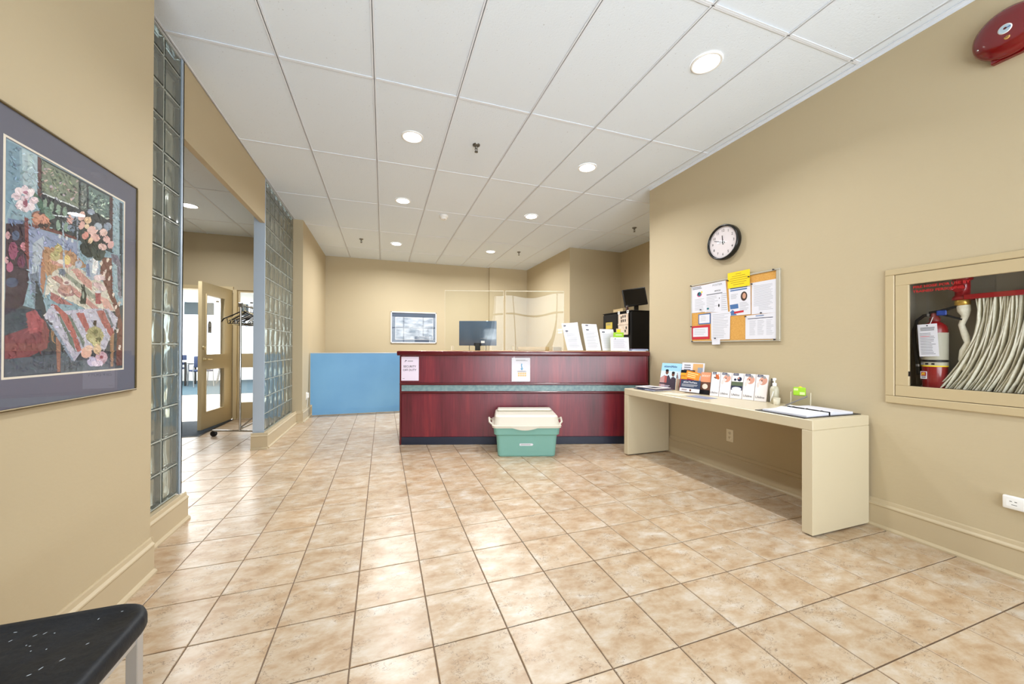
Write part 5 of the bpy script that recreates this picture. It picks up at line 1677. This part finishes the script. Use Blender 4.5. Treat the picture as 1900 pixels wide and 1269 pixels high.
sheet([(2.750, 1.250), (2.658, 1.250), (2.658, 1.203), (2.748, 1.200)], 'small white slip hanging below the notice board', PM, None, 0.019)
def dc(q, w_, h):
    for k, a in enumerate((0.25, 0.6, 0.75, 0.8, 0.7, 0.5)): q.rect(w_ * (0.5 - a / 2), w_ * (0.5 + a / 2), h * (0.85 - k * 0.13) - 0.002, h * (0.85 - k * 0.13) + 0.002, Zt, 1)
sheet([(2.577, 1.870), (2.358, 1.868), (2.358, 1.722), (2.575, 1.725)], 'bright yellow sheet rising above the top edge of the notice board', [YELLOW, mat('ochre_ink', (150, 124, 20), 0.7)], dc, 0.019)
def dd(q, w_, h):
    q.lines(0.02, w_ * 0.9, h * 0.80, h * 0.94, 2, 3, Zt, 0.3, 0.1); q.ell(w_ * 0.71, h * 0.60, 0.031, 0.042, Zt, 12, 24); q.ell(w_ * 0.72, h * 0.61, 0.017, 0.026, Zt + .0003, 8, 18)
    q.lines(w_ * 0.12, w_ * 0.45, h * 0.55, h * 0.72, 4, 11, Zt, 0.2); q.lines(w_ * 0.52, w_ * 0.92, h * 0.14, h * 0.42, 6, 11, Zt, 0.18)
    q.poly([(w_ * 0.07, h * 0.37), (w_ * 0.45, h * 0.38), (w_ * 0.47, h * 0.23), (w_ * 0.10, h * 0.22)], 3, Zt)
    q.poly([(w_ * 0.12, 0.004), (w_ * 0.12, h * 0.10), (w_ * 0.06, h * 0.10), (w_ * 0.20, h * 0.20), (w_ * 0.34, h * 0.10), (w_ * 0.29, h * 0.10), (w_ * 0.40, 0.004)], 3, Zt + .0002)
    q.poly([(w_ * 0.27, h * 0.06), (w_ * 0.70, h * 0.09), (w_ * 0.70, h * 0.15), (w_ * 0.27, h * 0.13)], 4, Zt + .0005)
sheet([(2.574, 1.747), (2.357, 1.742), (2.354, 1.467), (2.556, 1.468)], 'white flyer with an oval portrait and a blue arrow under the yellow sheet', PM, dd, 0.0132)
def de(q, w_, h): q.lines(0.02, w_ * 0.9, h * 0.24, h * 0.90, 16, 11, Zt, 0.16, 0.2); q.lines(w_ * 0.3, w_ * 0.9, h * 0.1, h * 0.24, 3, 11, Zt, 0.16)
sheet([(2.347, 1.741), (2.136, 1.742), (2.133, 1.464), (2.347, 1.464)], 'white page of close grey text at the upper right of the notice board', PM, de)
def df(q, w_, h):
    q.rect(w_ * 0.08, w_ * 0.88, h * 0.82, h * 0.845, Zt, 10); q.lines(w_ * 0.34, w_ * 0.6, h * 0.90, h * 0.95, 1, 3, Zt, 0.3, 0)
    for c_ in (0.14, 0.40, 0.68): q.lines(w_ * c_, w_ * (c_ + 0.22), h * 0.15, h * 0.76, 12, 11, Zt, 0.14, 0.4)
sheet([(2.405, 1.456), (2.134, 1.464), (2.128, 1.246), (2.405, 1.247)], 'wide white list with a dark rule at the lower right of the notice board', PM, df)
def dg_(q, w_, h): q.rect(0.011, w_ - 0.011, 0.011, h - 0.011, Zt, 1); q.lines(0.03, w_ * 0.8, 0.03, h * 0.8, 4, 2, Zt + .0003, 0.14)
sheet([(2.919, 1.513), (2.771, 1.515), (2.771, 1.408), (2.919, 1.409)], 'white card with a blue border above the red card', [BLUEP, PAPER, mat('pale_ink', (176, 178, 186), 0.8)], dg_)
def dh(q, w_, h): q.rect(0.022, w_ - 0.022, 0.028, h - 0.026, Zt, 1); q.lines(0.04, w_ * 0.8, 0.045, h * 0.75, 4, 2, Zt + .0003, 0.14)
sheet([(3.008, 1.394), (2.779, 1.401), (2.783, 1.257), (2.999, 1.255)], 'white card with a broad red border at the lower left of the notice board', [REDP, PAPER, mat('pale_ink', (176, 178, 186), 0.8)], dh)
PL = ['upper left corner of the notice board', 'left side of the yellow sheet', 'right side of the yellow sheet', 'upper left corner of the close text page', 'upper right corner of the frame',
      'joint between the text page and the wide list', 'upper left corner of the wide list', 'foot of the splash flyer', 'upper left corner of the red card', 'lower left corner of the frame', 'lower right corner of the frame',
      'foot of the hanging grey text page']
for (y, z), lab in zip([(3.004, 1.818), (2.570, 1.800), (2.366, 1.800), (2.337, 1.730), (2.150, 1.820), (2.254, 1.470), (2.395, 1.449), (2.881, 1.557), (3.000, 1.391), (2.987, 1.236), (2.141, 1.240), (2.709, 1.262)], PL):
    o = thing('push_pin', 'small dark push pin at the ' + lab, 'pin', rw(y, z) @ T(0, 0, 0.012), 'push pins on the notice board')
    q = MB(); q.lathe([(0.0015, 0), (0.0015, 0.008), (0.006, 0.009), (0.0045, 0.012), (0.0045, 0.016), (0.0065, 0.019), (0, 0.020)], 10, 0); q.build('pin_head', PIN, o)

t = thing('outlet_plate', 'cream duplex wall outlet under the console table', 'outlet', rw(2.566, 0.348), 'wall plates')
q = MB(); q.box(-0.036, 0.036, -0.058, 0.058, 0, 0.006, 0, 0.002); q.build('face_plate', mat('cream_switch_plate', (232, 222, 196), 0.4), t)
for y in (-0.022, 0.022):
    q = MB(); q.lathe([(0.0, 0.008), (0.015, 0.008), (0.017, 0.006)], 18, 0, (0, y, 0))
    for x in (-0.006, 0.006): q.rect(x - 0.0015, x + 0.0015, y - 0.003, y + 0.007, 0.0085, 1)
    q.ell(0, y - 0.008, 0.0025, 0.0025, 0.0085, 1, 8); q.build('socket', [mat('cream_switch_plate', (232, 222, 196), 0.4), BLACK], t)
t = thing('outlet_plate', 'wide white wall outlet low on the right wall near the fire hose cabinet', 'outlet', rw(0.90, 0.375), 'wall plates')
q = MB(); q.box(-0.076, 0.076, -0.034, 0.034, 0, 0.022, 0, 0.006, 2); q.build('face_plate', WHITE, t)
for x in (-0.04, 0.03):
    q = MB(); q.rect(x - 0.022, x + 0.022, -0.018, 0.018, 0.0225, 0)
    for dx_ in (-0.008, 0.008): q.rect(x + dx_ - 0.004, x + dx_ + 0.004, 0.006, 0.009, 0.023, 1)
    q.rect(x - 0.006, x + 0.012, -0.010, -0.0075, 0.023, 1); q.build('socket', [WHITE, BLACK], t)

# ------------------------------------------------------------------ fire hose cabinet
hc = thing('fire_hose_cabinet', 'recessed tan fire hose cabinet with a glazed door in the right wall', 'hose cabinet', rw(1.402, 0.866))
CW, CH = HY1 - HY0, HZ1 - HZ0            # recess, x to the right, y up
CABP = mat('tan_cabinet_paint', (188, 170, 134), 0.4)
GREYI = mat('grey_cabinet_lining', (150, 143, 127), 0.45)
q = MB()
dp = -0.21
q.box(0, CW, 0, CH, dp - 0.004, dp); q.box(0, 0.004, 0, CH, dp, -0.002); q.box(CW - 0.004, CW, 0, CH, dp, -0.002); q.box(0, CW, 0, 0.062, dp, -0.007); q.box(0, CW, CH - 0.004, CH, dp, -0.002)
q.build('steel_tub', GREYI, hc)
q = MB()
o_ = 0.046
for bx in ((-o_, CW + o_, -o_, 0.0), (-o_, CW + o_, CH, CH + o_ - 0.008), (-o_, 0.0, 0.0, CH), (CW, CW + o_, 0.0, CH)): q.box(*bx, 0, 0.014, 0, 0.004)
q.build('trim_frame', CABP, hc)
gx0, gx1, gy0, gy1 = 0.066, CW - 0.066, 0.070, CH - 0.070
q = MB()
for bx in ((0.003, CW - 0.003, 0.003, gy0), (0.003, CW - 0.003, gy1, CH - 0.003), (0.003, gx0, gy0, gy1), (gx1, CW - 0.003, gy0, gy1)): q.box(*bx, -0.006, 0.012, 0, 0.002)
door = q.build('cabinet_door', CABP, hc)
q = MB(); q.rect(gx0, gx1, gy0, gy1, 0.002); q.build('door_glass', GLASS, door)
q = MB()
q.text('FIRE HOSE FOR USE BY', 0.082, 0.676 - 0.006, 0.0205, 0, 0.004, 'LEFT', 0.03, 1.10)
q.text('TRAINED PERSONNEL', 0.082, 0.649 - 0.006, 0.0205, 0, 0.004, 'LEFT', 0.03, 1.05)
q.build('lettering', mat('red_lettering', (170, 24, 26), 0.5), door)
q = MB(); q.box(0.0645, 0.0665, 0.13, 0.16, -0.004, 0.0122); q.build('door_clip', BLACK, door)

# valve, rack and pleated hose
RACKM = mat('dark_red_rack', (140, 20, 24), 0.3, coat=0.3)
vx, vz = 0.245, -0.105
hs = thing('fire_hose', 'pleated cream fire hose hanging on a red rack and valve in the wall cabinet', 'fire hose', rw(1.402, 0.866))
q = MB()
q.lathe([(0.040, 0.712), (0.040, 0.700), (0.030, 0.694), (0.030, 0.612), (0.036, 0.606), (0.040, 0.598), (0.040, 0.586), (0.020, 0.584)], 24, 0, (vx, 0, vz), 'y')
q.tube([(vx, 0.70, vz), (vx, 0.765, vz)], 0.024, 14)
q.tube([(vx, 0.655, vz + 0.02), (vx - 0.03, 0.648, vz + 0.055)], 0.006, 8)
q.lathe([(0.026, -0.003), (0.026, 0.004)], 14, 0, (vx, 0.655, vz + 0.045), 'z')
valve = q.build('valve', RACKM, hs)
q = MB(); q.lathe([(0.029, 0.584), (0.031, 0.576), (0.031, 0.556), (0.026, 0.552)], 20, 0, (vx, 0, vz), 'y'); q.build('coupling', mat('brass_coupling', (188, 152, 72), 0.3, metal=0.7), hs)
q = MB()
q.box(vx, CW - 0.02, 0.583, 0.611, vz - 0.045, vz - 0.033, 0, 0.003); q.box(vx + 0.02, CW - 0.02, 0.583, 0.611, vz + 0.040, vz + 0.046, 0, 0.002)
q.tube([(vx, 0.597, vz), (vx + 0.10, 0.600, vz + 0.02), (CW - 0.02, 0.600, vz + 0.04)], 0.013, 10)
q.build('rack_bar', RACKM, hs)
HOSE = mat('cream_canvas_hose', (214, 210, 190), 0.85, var=(60, (228, 225, 208)), bump=(220, 0.25))
q = MB()
q.tube([(vx + 0.003, 0.556, vz), (vx + 0.006, 0.52, vz), (vx + 0.010, 0.49, vz), (vx - 0.004, 0.44, vz), (vx + 0.012, 0.37, vz), (vx + 0.022, 0.335, vz + .01), (vx + 0.004, 0.29, vz + .01), (vx - 0.002, 0.24, vz),
        (vx + 0.010, 0.18, vz), (vx + 0.02, 0.15, vz)], [0.027, 0.026, 0.015, 0.013, 0.015, 0.012, 0.013, 0.015, 0.013, 0.01], 10, 0)
q.build('hose_lead', HOSE, hs)
NP = 44
for k in range(NP):
    a = k / (NP - 1)
    xt = 0.305 + a * 0.40 + random.uniform(-0.002, 0.002)
    spread = 0.125 * (1 - a) ** 0.8 + 0.028
    wob = random.uniform(-0.004, 0.004)
    dz = random.uniform(-0.012, 0.012)
    pts = []
    for j in range(9):
        s_ = j / 8
        x = xt - spread * (0.12 * s_ + 0.88 * s_ ** 2.3) + wob * math.sin(PI * s_ * 2) + 0.004 * math.sin(k * 2.1 + s_ * 7)
        if k < 2: x += 0.018 * math.sin(PI * s_) * (1 - k * 0.5)
        y = 0.585 - (0.585 - 0.068) * s_
        pts.append((x, y, vz + dz * s_))
    q = MB()
    q.tube(pts, [0.035 + 0.006 * math.sin(j * 0.8 + k) for j in range(9)], 10, 0, True, flat=((0, 0, 1), 0.13))
    q.build('hose_pleat', HOSE, hs)

# extinguisher
ex = thing('fire_extinguisher', 'red fire extinguisher with a white tag standing at the left in the wall cabinet', 'extinguisher', rw(1.268, 0.9285) @ T(0, 0, -0.10))
q = MB(); q.lathe([(0.050, 0.0), (0.054, 0.006), (0.0545, 0.12), (0.0545, 0.35), (0.050, 0.375), (0.034, 0.395), (0.020, 0.402), (0.020, 0.415)], 28, 0, (0, 0, 0), 'y'); q.build('cylinder', RED, ex)
q = MB(); q.lathe([(0.0552, 0.135), (0.0552, 0.335)], 28, 0, (0, 0, 0), 'y', caps=False)
q.lathe([(0.0554, 0.130), (0.0554, 0.137)], 28, 1, (0, 0, 0), 'y', caps=False)
for (x, y0, y1, m) in ((-0.035, 0.142, 0.152, 3), (-0.012, 0.142, 0.152, 2), (0.014, 0.142, 0.152, 2), (-0.038, 0.18, 0.30, 3)):
    zz = math.sqrt(0.0558 ** 2 - x * x); q.rect(x - 0.007, x + 0.007, y0, y1, zz + 0.001, m)
q.build('label_band', [mat('grey_label', (172, 168, 150), 0.5), YELLOW, BLACKINK, INK], ex)
q = MB(); q.lathe([(0.0558, 0.158), (0.0572, 0.160), (0.0572, 0.170), (0.0558, 0.172)], 28, 0, (0, 0, 0), 'y', caps=False); q.build('strap', BLACK, ex)
q = MB(); q.lathe([(0.024, 0.405), (0.024, 0.425), (0.017, 0.430), (0.017, 0.452), (0.012, 0.456)], 18, 0, (0, 0, 0), 'y'); q.build('valve_neck', mat('dull_red_neck', (110, 34, 28), 0.4), ex)
q = MB(); q.prism([(-0.020, 0.452), (0.020, 0.456), (0.100, 0.486), (0.098, 0.494), (0.018, 0.472), (-0.022, 0.466)], -0.011, 0.011); q.build('squeeze_lever', BLACK, ex)
q = MB(); q.prism([(-0.018, 0.436), (0.030, 0.440), (0.112, 0.404), (0.116, 0.412), (0.030, 0.452), (-0.018, 0.450)], -0.010, 0.010); q.build('carry_handle', BLACK, ex)
q = MB(); q.box(0.014, 0.056, 0.438, 0.468, 0.011, 0.022, 0, 0.004); q.build('blue_seal', mat('blue_seal', (30, 60, 140), 0.5), ex)
q = MB(); q.tube([(-0.018, 0.448, 0.0), (-0.045, 0.444, 0.004), (-0.075, 0.415, 0.006), (-0.088, 0.36, 0.006), (-0.088, 0.28, 0.004), (-0.078, 0.20, 0.004), (-0.070, 0.14, 0.004), (-0.068, 0.08, 0.004)],
                 [0.009, 0.009, 0.009, 0.009, 0.009, 0.009, 0.011, 0.012], 10); q.build('discharge_hose', BLACK, ex)
q = MB(); q.lathe([(0.012, 0.128), (0.012, 0.142)], 12, 0, (-0.070, 0, 0.004), 'y'); q.tube([(-0.03, 0.446, 0.0), (-0.018, 0.448, 0.0)], 0.011, 8); q.build('hose_fitting', STEEL, ex)
q = MB(); q.T = T(-0.041, 0.190, 0.060) @ Matrix.Rotation(0.05, 4, 'Z')
q.box(0.0, 0.084, 0.0, 0.196, 0, 0.001); q.lines(0.012, 0.074, 0.155, 0.178, 3, 1, 0.0014, 0.3, 0.1); q.lines(0.008, 0.078, 0.01, 0.145, 14, 1, 0.0014, 0.16); q.ell(0.042, 0.186, 0.004, 0.004, 0.0014, 2, 8)
q.rect(0.010, 0.050, 0.120, 0.123, 0.0016, 3)
q.build('inspection_tag', [PAPER, INK, BLACK, REDP], ex)
q = MB(); q.tube([(0.0, 0.376, 0.0615), (0.002, 0.40, 0.045), (0.0, 0.43, 0.02)], 0.0015, 6); q.build('tag_tie', WHITE, ex)
q = MB(); q.box(-0.040, -0.012, 0.055, 0.100, 0.048, 0.0545); q.rect(-0.037, -0.015, 0.072, 0.097, 0.0552, 1); q.tube([(-0.033, 0.078, 0.0556), (-0.030, 0.090, 0.0556), (-0.024, 0.092, 0.0556), (-0.024, 0.078, 0.0556)], 0.002, 5, 2); q.lines(-0.036, -0.016, 0.058, 0.070, 2, 3, 0.0552, 0.25, 0.1)
q.build('class_sticker', [PAPER, mat('brick_sticker', (150, 50, 40), 0.6), YELLOW, BLACKINK], ex)

# ------------------------------------------------------------------ alarm bell
t = thing('fire_alarm_bell', 'dark red round fire alarm bell high on the right wall above the hose cabinet', 'alarm bell', rw(0.945, 2.806))
BELLR = mat('bell_red', (112, 8, 12), 0.16, coat=0.5)
q = MB(); q.lathe([(0.0, 0.078), (0.040, 0.078), (0.075, 0.074), (0.105, 0.064), (0.120, 0.050), (0.125, 0.034), (0.125, 0.026), (0.118, 0.026)], 56, 0, caps=False); q.build('gong', BELLR, t)
q = MB(); q.prism([(-0.062, -0.128), (0.10, -0.128), (0.10, 0.10), (-0.062, 0.10)], 0.0, 0.024); q.prism([(-0.062, -0.128), (0.06, -0.105), (0.06, -0.03), (-0.062, -0.03)], 0.0, 0.03); q.build('back_box', BELLR, t)
q = MB(); q.lathe([(0.0, 0.0795), (0.0235, 0.0795), (0.0235, 0.078)], 28, 0); q.lathe([(0.0, 0.0802), (0.020, 0.0802)], 26, 1, caps=False)
q.ell(0.001, 0.002, 0.006, 0.0055, 0.0808, 2, 14); q.poly([(0.003, 0.003), (0.019, 0.006), (0.018, -0.001), (0.004, -0.001)], 3, 0.0807); q.build('round_sticker', [WHITE, mat('pale_blue_sticker', (176, 196, 210), 0.5), mat('dark_red_dot', (80, 20, 24), 0.5), BLUEP], t)
q = MB(); q.lathe([(0.0, 0.0795), (0.010, 0.079), (0.0105, 0.076)], 20, 0, (0.006, -0.046, -0.0015)); q.ell(0.006, -0.046, 0.0065, 0.0065, 0.0785, 1, 14); q.build('gold_sticker', [mat('gold_sticker', (212, 168, 92), 0.4), mat('dark_gold', (150, 112, 54), 0.4)], t)
q = MB(); q.lathe([(0.0, 0.0765), (0.0035, 0.0760), (0.004, 0.068)], 10, 0, (-0.095, -0.035, -0.009)); q.build('screw', CHROME, t)

# ------------------------------------------------------------------ large framed print on the left wall
PY0, PY1, PZ0, PZ1 = 1.455, 2.213, 0.957, 1.922
t = thing('framed_painting', 'large framed still life print of flowers on a striped tablecloth on the left wall', 'picture', lw(PY0, PZ0) @ Matrix.Diagonal((1, 1, 0.6, 1)))
PWd, PHt = PY1 - PY0, PZ1 - PZ0
GOLD = mat('dark_gilt_frame', (104, 90, 58), 0.3, metal=0.6)
for bx in ((0, PWd, 0, 0.008), (0, PWd, PHt - 0.008, PHt), (0, 0.008, 0.008, PHt - 0.008), (PWd - 0.008, PWd, 0.008, PHt - 0.008)):
    q = MB(); q.box(*bx, 0, 0.028, 0, 0.003); q.build('frame_bar', GOLD, t)
q = MB(); q.box(0.005, PWd - 0.005, 0.005, PHt - 0.005, 0.002, 0.018); q.build('mat_board', mat('slate_violet_mat', (100, 101, 115), 0.8), t)
ox, oy = 1.5732 - PY0, 1.0660 - PZ0
IW, IH = 0.5465, 0.7512
q = MB()
for bx in ((ox - 0.007, ox + IW + 0.007, oy - 0.007, oy), (ox - 0.007, ox + IW + 0.007, oy + IH, oy + IH + 0.007), (ox - 0.007, ox, oy, oy + IH), (ox + IW, ox + IW + 0.007, oy, oy + IH)): q.box(*bx, 0.018, 0.0195)
q.build('mat_bevel', mat('ivory_bevel', (230, 222, 206), 0.6), t)
q = MB()
shapes = []
for k, ln in enumerate(PAINT.strip().split('\n')):
    p = ln.split()
    pts = [(int(a.split(',')[0]) / 1000, int(a.split(',')[1]) / 1000) for a in p[1:]]
    shapes.append((p[0], pts, min(a[0] for a in pts), max(a[0] for a in pts), min(a[1] for a in pts), max(a[1] for a in pts)))
    q.poly([(ox + a[0], oy + a[1]) for a in pts], 0, 0.0182 + k * 3e-6, rgb(p[0]))
def inside(x, y, pts):
    c_ = False
    for (x0, y0), (x1, y1) in zip(pts, pts[1:] + pts[:1]):
        if (y0 > y) != (y1 > y) and x < (x1 - x0) * (y - y0) / (y1 - y0) + x0: c_ = not c_
    return c_
for k in range(2600):           # brush strokes in the tones of what they lie on
    x, y = random.uniform(0.012, IW - 0.012), random.uniform(0.012, IH - 0.012)
    for cc, pts, xa, xb, ya, yb in reversed(shapes):
        if xa <= x <= xb and ya <= y <= yb and inside(x, y, pts): break
    f_ = random.choice((0.84, 0.9, 0.95, 1.06, 1.12, 1.18))
    tint = [min(255, int(int(cc[i:i + 2], 16) * f_ + random.uniform(-8, 8))) for i in (0, 2, 4)]
    tint = tuple(max(0, v) for v in tint)
    a, ln_, wd_ = random.uniform(-1.2, 1.2) + (0 if y > 0.4 else -0.5), random.uniform(0.004, 0.011), random.uniform(0.0012, 0.0030)
    q.poly([(ox + x + ln_ * math.cos(t_) * math.cos(a) - wd_ * math.sin(t_) * math.sin(a), oy + y + ln_ * math.cos(t_) * math.sin(a) + wd_ * math.sin(t_) * math.cos(a))
            for t_ in [2 * PI * i / 6 for i in range(6)]], 0, 0.0192 + k * 1e-6, rgb(tint))
q.build('print', M_PAINT, t)
q = MB(); q.rect(0.006, PWd - 0.006, 0.006, PHt - 0.006, 0.024); q.build('glazing', GLASS, t)

# ------------------------------------------------------------------ chair at the left
ch = thing('side_chair', 'black upholstered chair with square aluminium legs at the lower left', 'chair', T(-0.835, 1.085, 0))
SEAT = mat('black_fabric_seat', (7, 11, 16), 0.6, var=(9, (14, 20, 28)), bump=(26, 0.35))
bm = bmesh.new()
n = 26
SW, SD, R_ = 0.235, 0.226, 0.085
def sq(x, y):
    ax, ay = max(abs(x) - (SW - R_), 0), max(abs(y) - (SD - R_), 0)
    return R_ - math.hypot(ax, ay)
ring = []
ol = rrect(-SW, SW, -SD, SD, R_, 8)
NR = len(ol)
rings = []
for (k, z) in ((0.90, 0.400), (0.985, 0.403), (1.0, 0.412), (1.0, 0.432), (0.985, 0.444), (0.95, 0.450), (0.90, 0.4475), (0.86, 0.446), (0.6, 0.442), (0.3, 0.440)):
    rings.append([bm.verts.new((p[0] * k, p[1] * k, z + (0.004 * math.sin(p[0] * 22 + p[1] * 31) if 0.2 < k < 0.87 else 0))) for p in ol])
for a, b_ in zip(rings[:-1], rings[1:]):
    for k in range(NR): bm.faces.new((a[k], a[(k + 1) % NR], b_[(k + 1) % NR], b_[k]))
bm.faces.new(rings[0][::-1]); bm.faces.new(rings[-1])
q = MB(); q.frombm(bm, 0, True)
q.build('seat', SEAT, ch)
q = MB(); LINT = mat('white_lint', (170, 180, 190), 0.8)
for _ in range(46):
    x, y = random.uniform(-0.17, 0.20), random.uniform(-0.12, 0.18); a = random.uniform(0, PI); l_ = random.uniform(0.0018, 0.006)
    q.ell(x, y, l_, 0.0014, 0.4535, 0, 6, rot=a)
o = q.build('lint', LINT, ch); o['kind'] = 'stuff'
ALU = mat('satin_aluminium_leg', (196, 200, 206), 0.3, metal=0.9)
for x in (0.205, -0.205):
    for y in (0.165, -0.165):
        q = MB(); q.box(x - 0.013, x + 0.013, y - 0.013, y + 0.013, 0.010, 0.402 if x > 0 else 0.86, 0, 0.002); lg = q.build('leg', ALU, ch)
        q = MB(); q.box(x - 0.015, x + 0.015, y - 0.015, y + 0.015, 0, 0.012); q.build('foot_cap', BLACK, lg)
for y in (0.165, -0.165):
    q = MB(); q.box(-0.192, 0.192, y - 0.010, y + 0.010, 0.372, 0.400); q.build('seat_rail', ALU, ch)
q = MB(); q.box(0.195, 0.215, -0.152, 0.152, 0.372, 0.400); q.build('seat_rail', ALU, ch)
q = MB(); q.box(-0.222, -0.192, -0.20, 0.20, 0.56, 0.88, 0, 0.014, 2); q.build('backrest', SEAT, ch)

# ------------------------------------------------------------------ door mat and coat rack in the room on the left
t = thing('door_mat', 'dark slate door mat on the tiles before the open door', 'mat', T(-2.75, 6.33, 0))
q = MB(); q.box(-0.52, 0.47, -0.565, 0.555, 0.001, 0.010, 0, 0.003); q.build('mat_pile', mat('slate_carpet', (40, 50, 60), 0.95, var=(60, (58, 68, 78))), t)
q = MB()
for bx in ((-0.55, 0.50, -0.595, -0.565), (0.47, 0.50, -0.565, 0.555)): q.box(*bx, 0.001, 0.006)
q.build('mat_edging', mat('black_rubber', (22, 24, 26), 0.6), t)

rk = thing('coat_rack', 'chrome rolling coat rack behind the far glass block wall', 'coat rack', T(-1.75, 5.565, 0))
up2 = Vector((0.13, 1.19, 0))
dv = Vector((0.945, -0.327, 0))
for p in (Vector((0, 0, 0)), up2):
    q = MB(); q.tube([p + Vector((0, 0, 0.075)), p + Vector((0, 0, 1.70))], 0.013, 12); q.build('upright', CHROME, rk)
    q = MB(); q.tube([p - dv * 0.36 + Vector((0, 0, 0.075)), p + dv * 0.30 + Vector((0, 0, 0.075))], 0.0125, 10); q.build('foot_bar', CHROME, rk)
    for s_ in (-0.34, 0.28):
        c_ = p + dv * s_
        q = MB(); q.tube([c_ + Vector((0, 0, 0.075)), c_ + Vector((0, 0, 0.052))], 0.008, 8)
        for w_ in (-0.013, 0.013): q.box(c_.x - 0.018, c_.x + 0.018, c_.y + w_ - 0.002, c_.y + w_ + 0.002, 0.022, 0.056)
        cs = q.build('caster', BLACK, rk)
        q = MB(); q.lathe([(0.012, -0.014), (0.034, -0.013), (0.038, -0.007), (0.038, 0.007), (0.034, 0.013), (0.012, 0.014)], 20, 0, (c_.x, c_.y, 0.038), 'y'); q.build('wheel', BLACK, cs)
    q = MB(); q.box(p.x - 0.022, p.x + 0.022, p.y - 0.020, p.y + 0.020, 1.675, 1.735, 0, 0.006); q.build('rail_bracket', STEEL, rk)
q = MB(); q.tube([(0, 0, 1.70), up2 + Vector((0, 0, 1.70))], 0.012, 10); q.build('hanging_rail', CHROME, rk)
q = MB(); q.tube([(0, 0, 0.10), up2 + Vector((0, 0, 0.10))], 0.011, 10); q.build('lower_rail', CHROME, rk)
q = MB(); q.tube([(0.01, 0.0, 0.12), dv * 0.28 + Vector((0, 0.05, 0.34))], 0.010, 10); q.build('brace', CHROME, rk)
hm = MB()
hm.tube([(0.012, 0, 0.020), (0.006, 0, 0.030), (-0.008, 0, 0.030), (-0.014, 0, 0.018), (-0.008, 0, 0.0), (0.0, 0, -0.012), (0, 0, -0.06)], 0.0035, 6)
hm.tube([(-0.275, 0, -0.200), (-0.245, 0, -0.160), (-0.13, 0, -0.115), (0, 0, -0.058), (0.13, 0, -0.115), (0.245, 0, -0.160), (0.275, 0, -0.200)], [0.006, 0.008, 0.008, 0.009, 0.008, 0.008, 0.006], 7)
hm.tube([(-0.205, 0, -0.158), (-0.19, 0, -0.225), (0.19, 0, -0.225), (0.205, 0, -0.158)], 0.005, 6)
PALEH = mat('pale_wire_hanger', (206, 208, 210), 0.3, metal=0.5)
hs_ = {}
NAMES = {0: ('black plastic coat hanger nearest the upright, its tip sticking out left of the rack', BLACK), 1: ('yellow cream wire hanger right behind the nearest black one', mat('cream_wire', (226, 206, 150), 0.4))}
for k in range(16):
    s_ = 0.05 + 0.045 * k + random.uniform(-0.01, 0.01)
    p = Vector((-1.75, 5.565, 1.692)) + up2 * s_
    lab, m_ = NAMES.get(k, ('black plastic coat hanger in the bunch along the rail of the rolling rack', BLACK) if k % 3 else ('silver wire coat hanger in the bunch along the rail of the rolling rack', PALEH))
    ang = math.atan2(dv.y, dv.x) + random.uniform(-0.22, 0.22) * (k > 0)
    M = T(*p) @ RZ(ang) @ Matrix.Rotation(random.uniform(-0.10, 0.10) * (k > 0), 4, 'Y')
    if m_ in hs_:
        o = hs_[m_].copy(); COL.objects.link(o); o.matrix_basis = M
    else:
        o = hm.build('coat_hanger', m_, None, M); hs_[m_] = o
    tag(o, lab, 'coat hanger', 'coat hangers on the rolling rack')

# ------------------------------------------------------------------ furniture of the far room
ft = thing('meeting_table', 'white topped table seen through the doorway in the far room', 'table', T(-6.35, 13.45, 0.006))
q = MB(); q.box(-0.95, 0.95, -0.38, 0.38, 0.70, 0.735, 0, 0.004); q.build('tabletop', WHITE, ft)
for x in (-0.85, 0.85):
    for y in (-0.30, 0.30):
        q = MB(); q.box(x - 0.02, x + 0.02, y - 0.02, y + 0.02, 0, 0.70); q.build('leg', BLACK, ft)
DBLUE = mat('dark_blue_fabric', (34, 46, 74), 0.8)
GREYL = mat('grey_chair_leg', (130, 134, 138), 0.35, metal=0.6)
def office_chair(x, y, a, label):
    t = thing('meeting_chair', label, 'chair', T(x, y, 0.006) @ RZ(a), 'dark blue chairs of the far room')
    q = MB(); q.box(-0.23, 0.23, -0.22, 0.22, 0.43, 0.48, 0, 0.015, 2); q.build('seat', DBLUE, t)
    q = MB(); q.box(-0.22, 0.22, 0.20, 0.235, 0.56, 0.88, 0, 0.015, 2); q.build('backrest', DBLUE, t)
    for s_ in (-1, 1):
        q = MB(); q.tube([(s_ * 0.23, 0.26, 0), (s_ * 0.23, 0.20, 0.44), (s_ * 0.22, 0.215, 0.62)], 0.013, 8); q.build('leg', GREYL, t)
        q = MB(); q.tube([(s_ * 0.23, -0.27, 0), (s_ * 0.23, -0.20, 0.44), (s_ * 0.23, -0.20, 0.64), (s_ * 0.22, 0.18, 0.66)], 0.013, 8); q.build('leg', GREYL, t)
        q = MB(); q.box(s_ * 0.23 - 0.025, s_ * 0.23 + 0.025, -0.20, 0.16, 0.655, 0.68, 0, 0.006); q.build('armrest', BLACK, t)
office_chair(-5.05, 12.95, -2.5, 'dark blue armchair at the right end of the far table, left of the open door')
office_chair(-6.0, 12.45, 3.14, 'dark blue chair in front of the far table, at the left of the doorway')
office_chair(-4.75, 14.0, -1.3, 'dark blue chair seen through the lower glass of the open door')
office_chair(-6.3, 14.4, 0.0, 'dark blue chair on the far side of the white table, towards the windows')
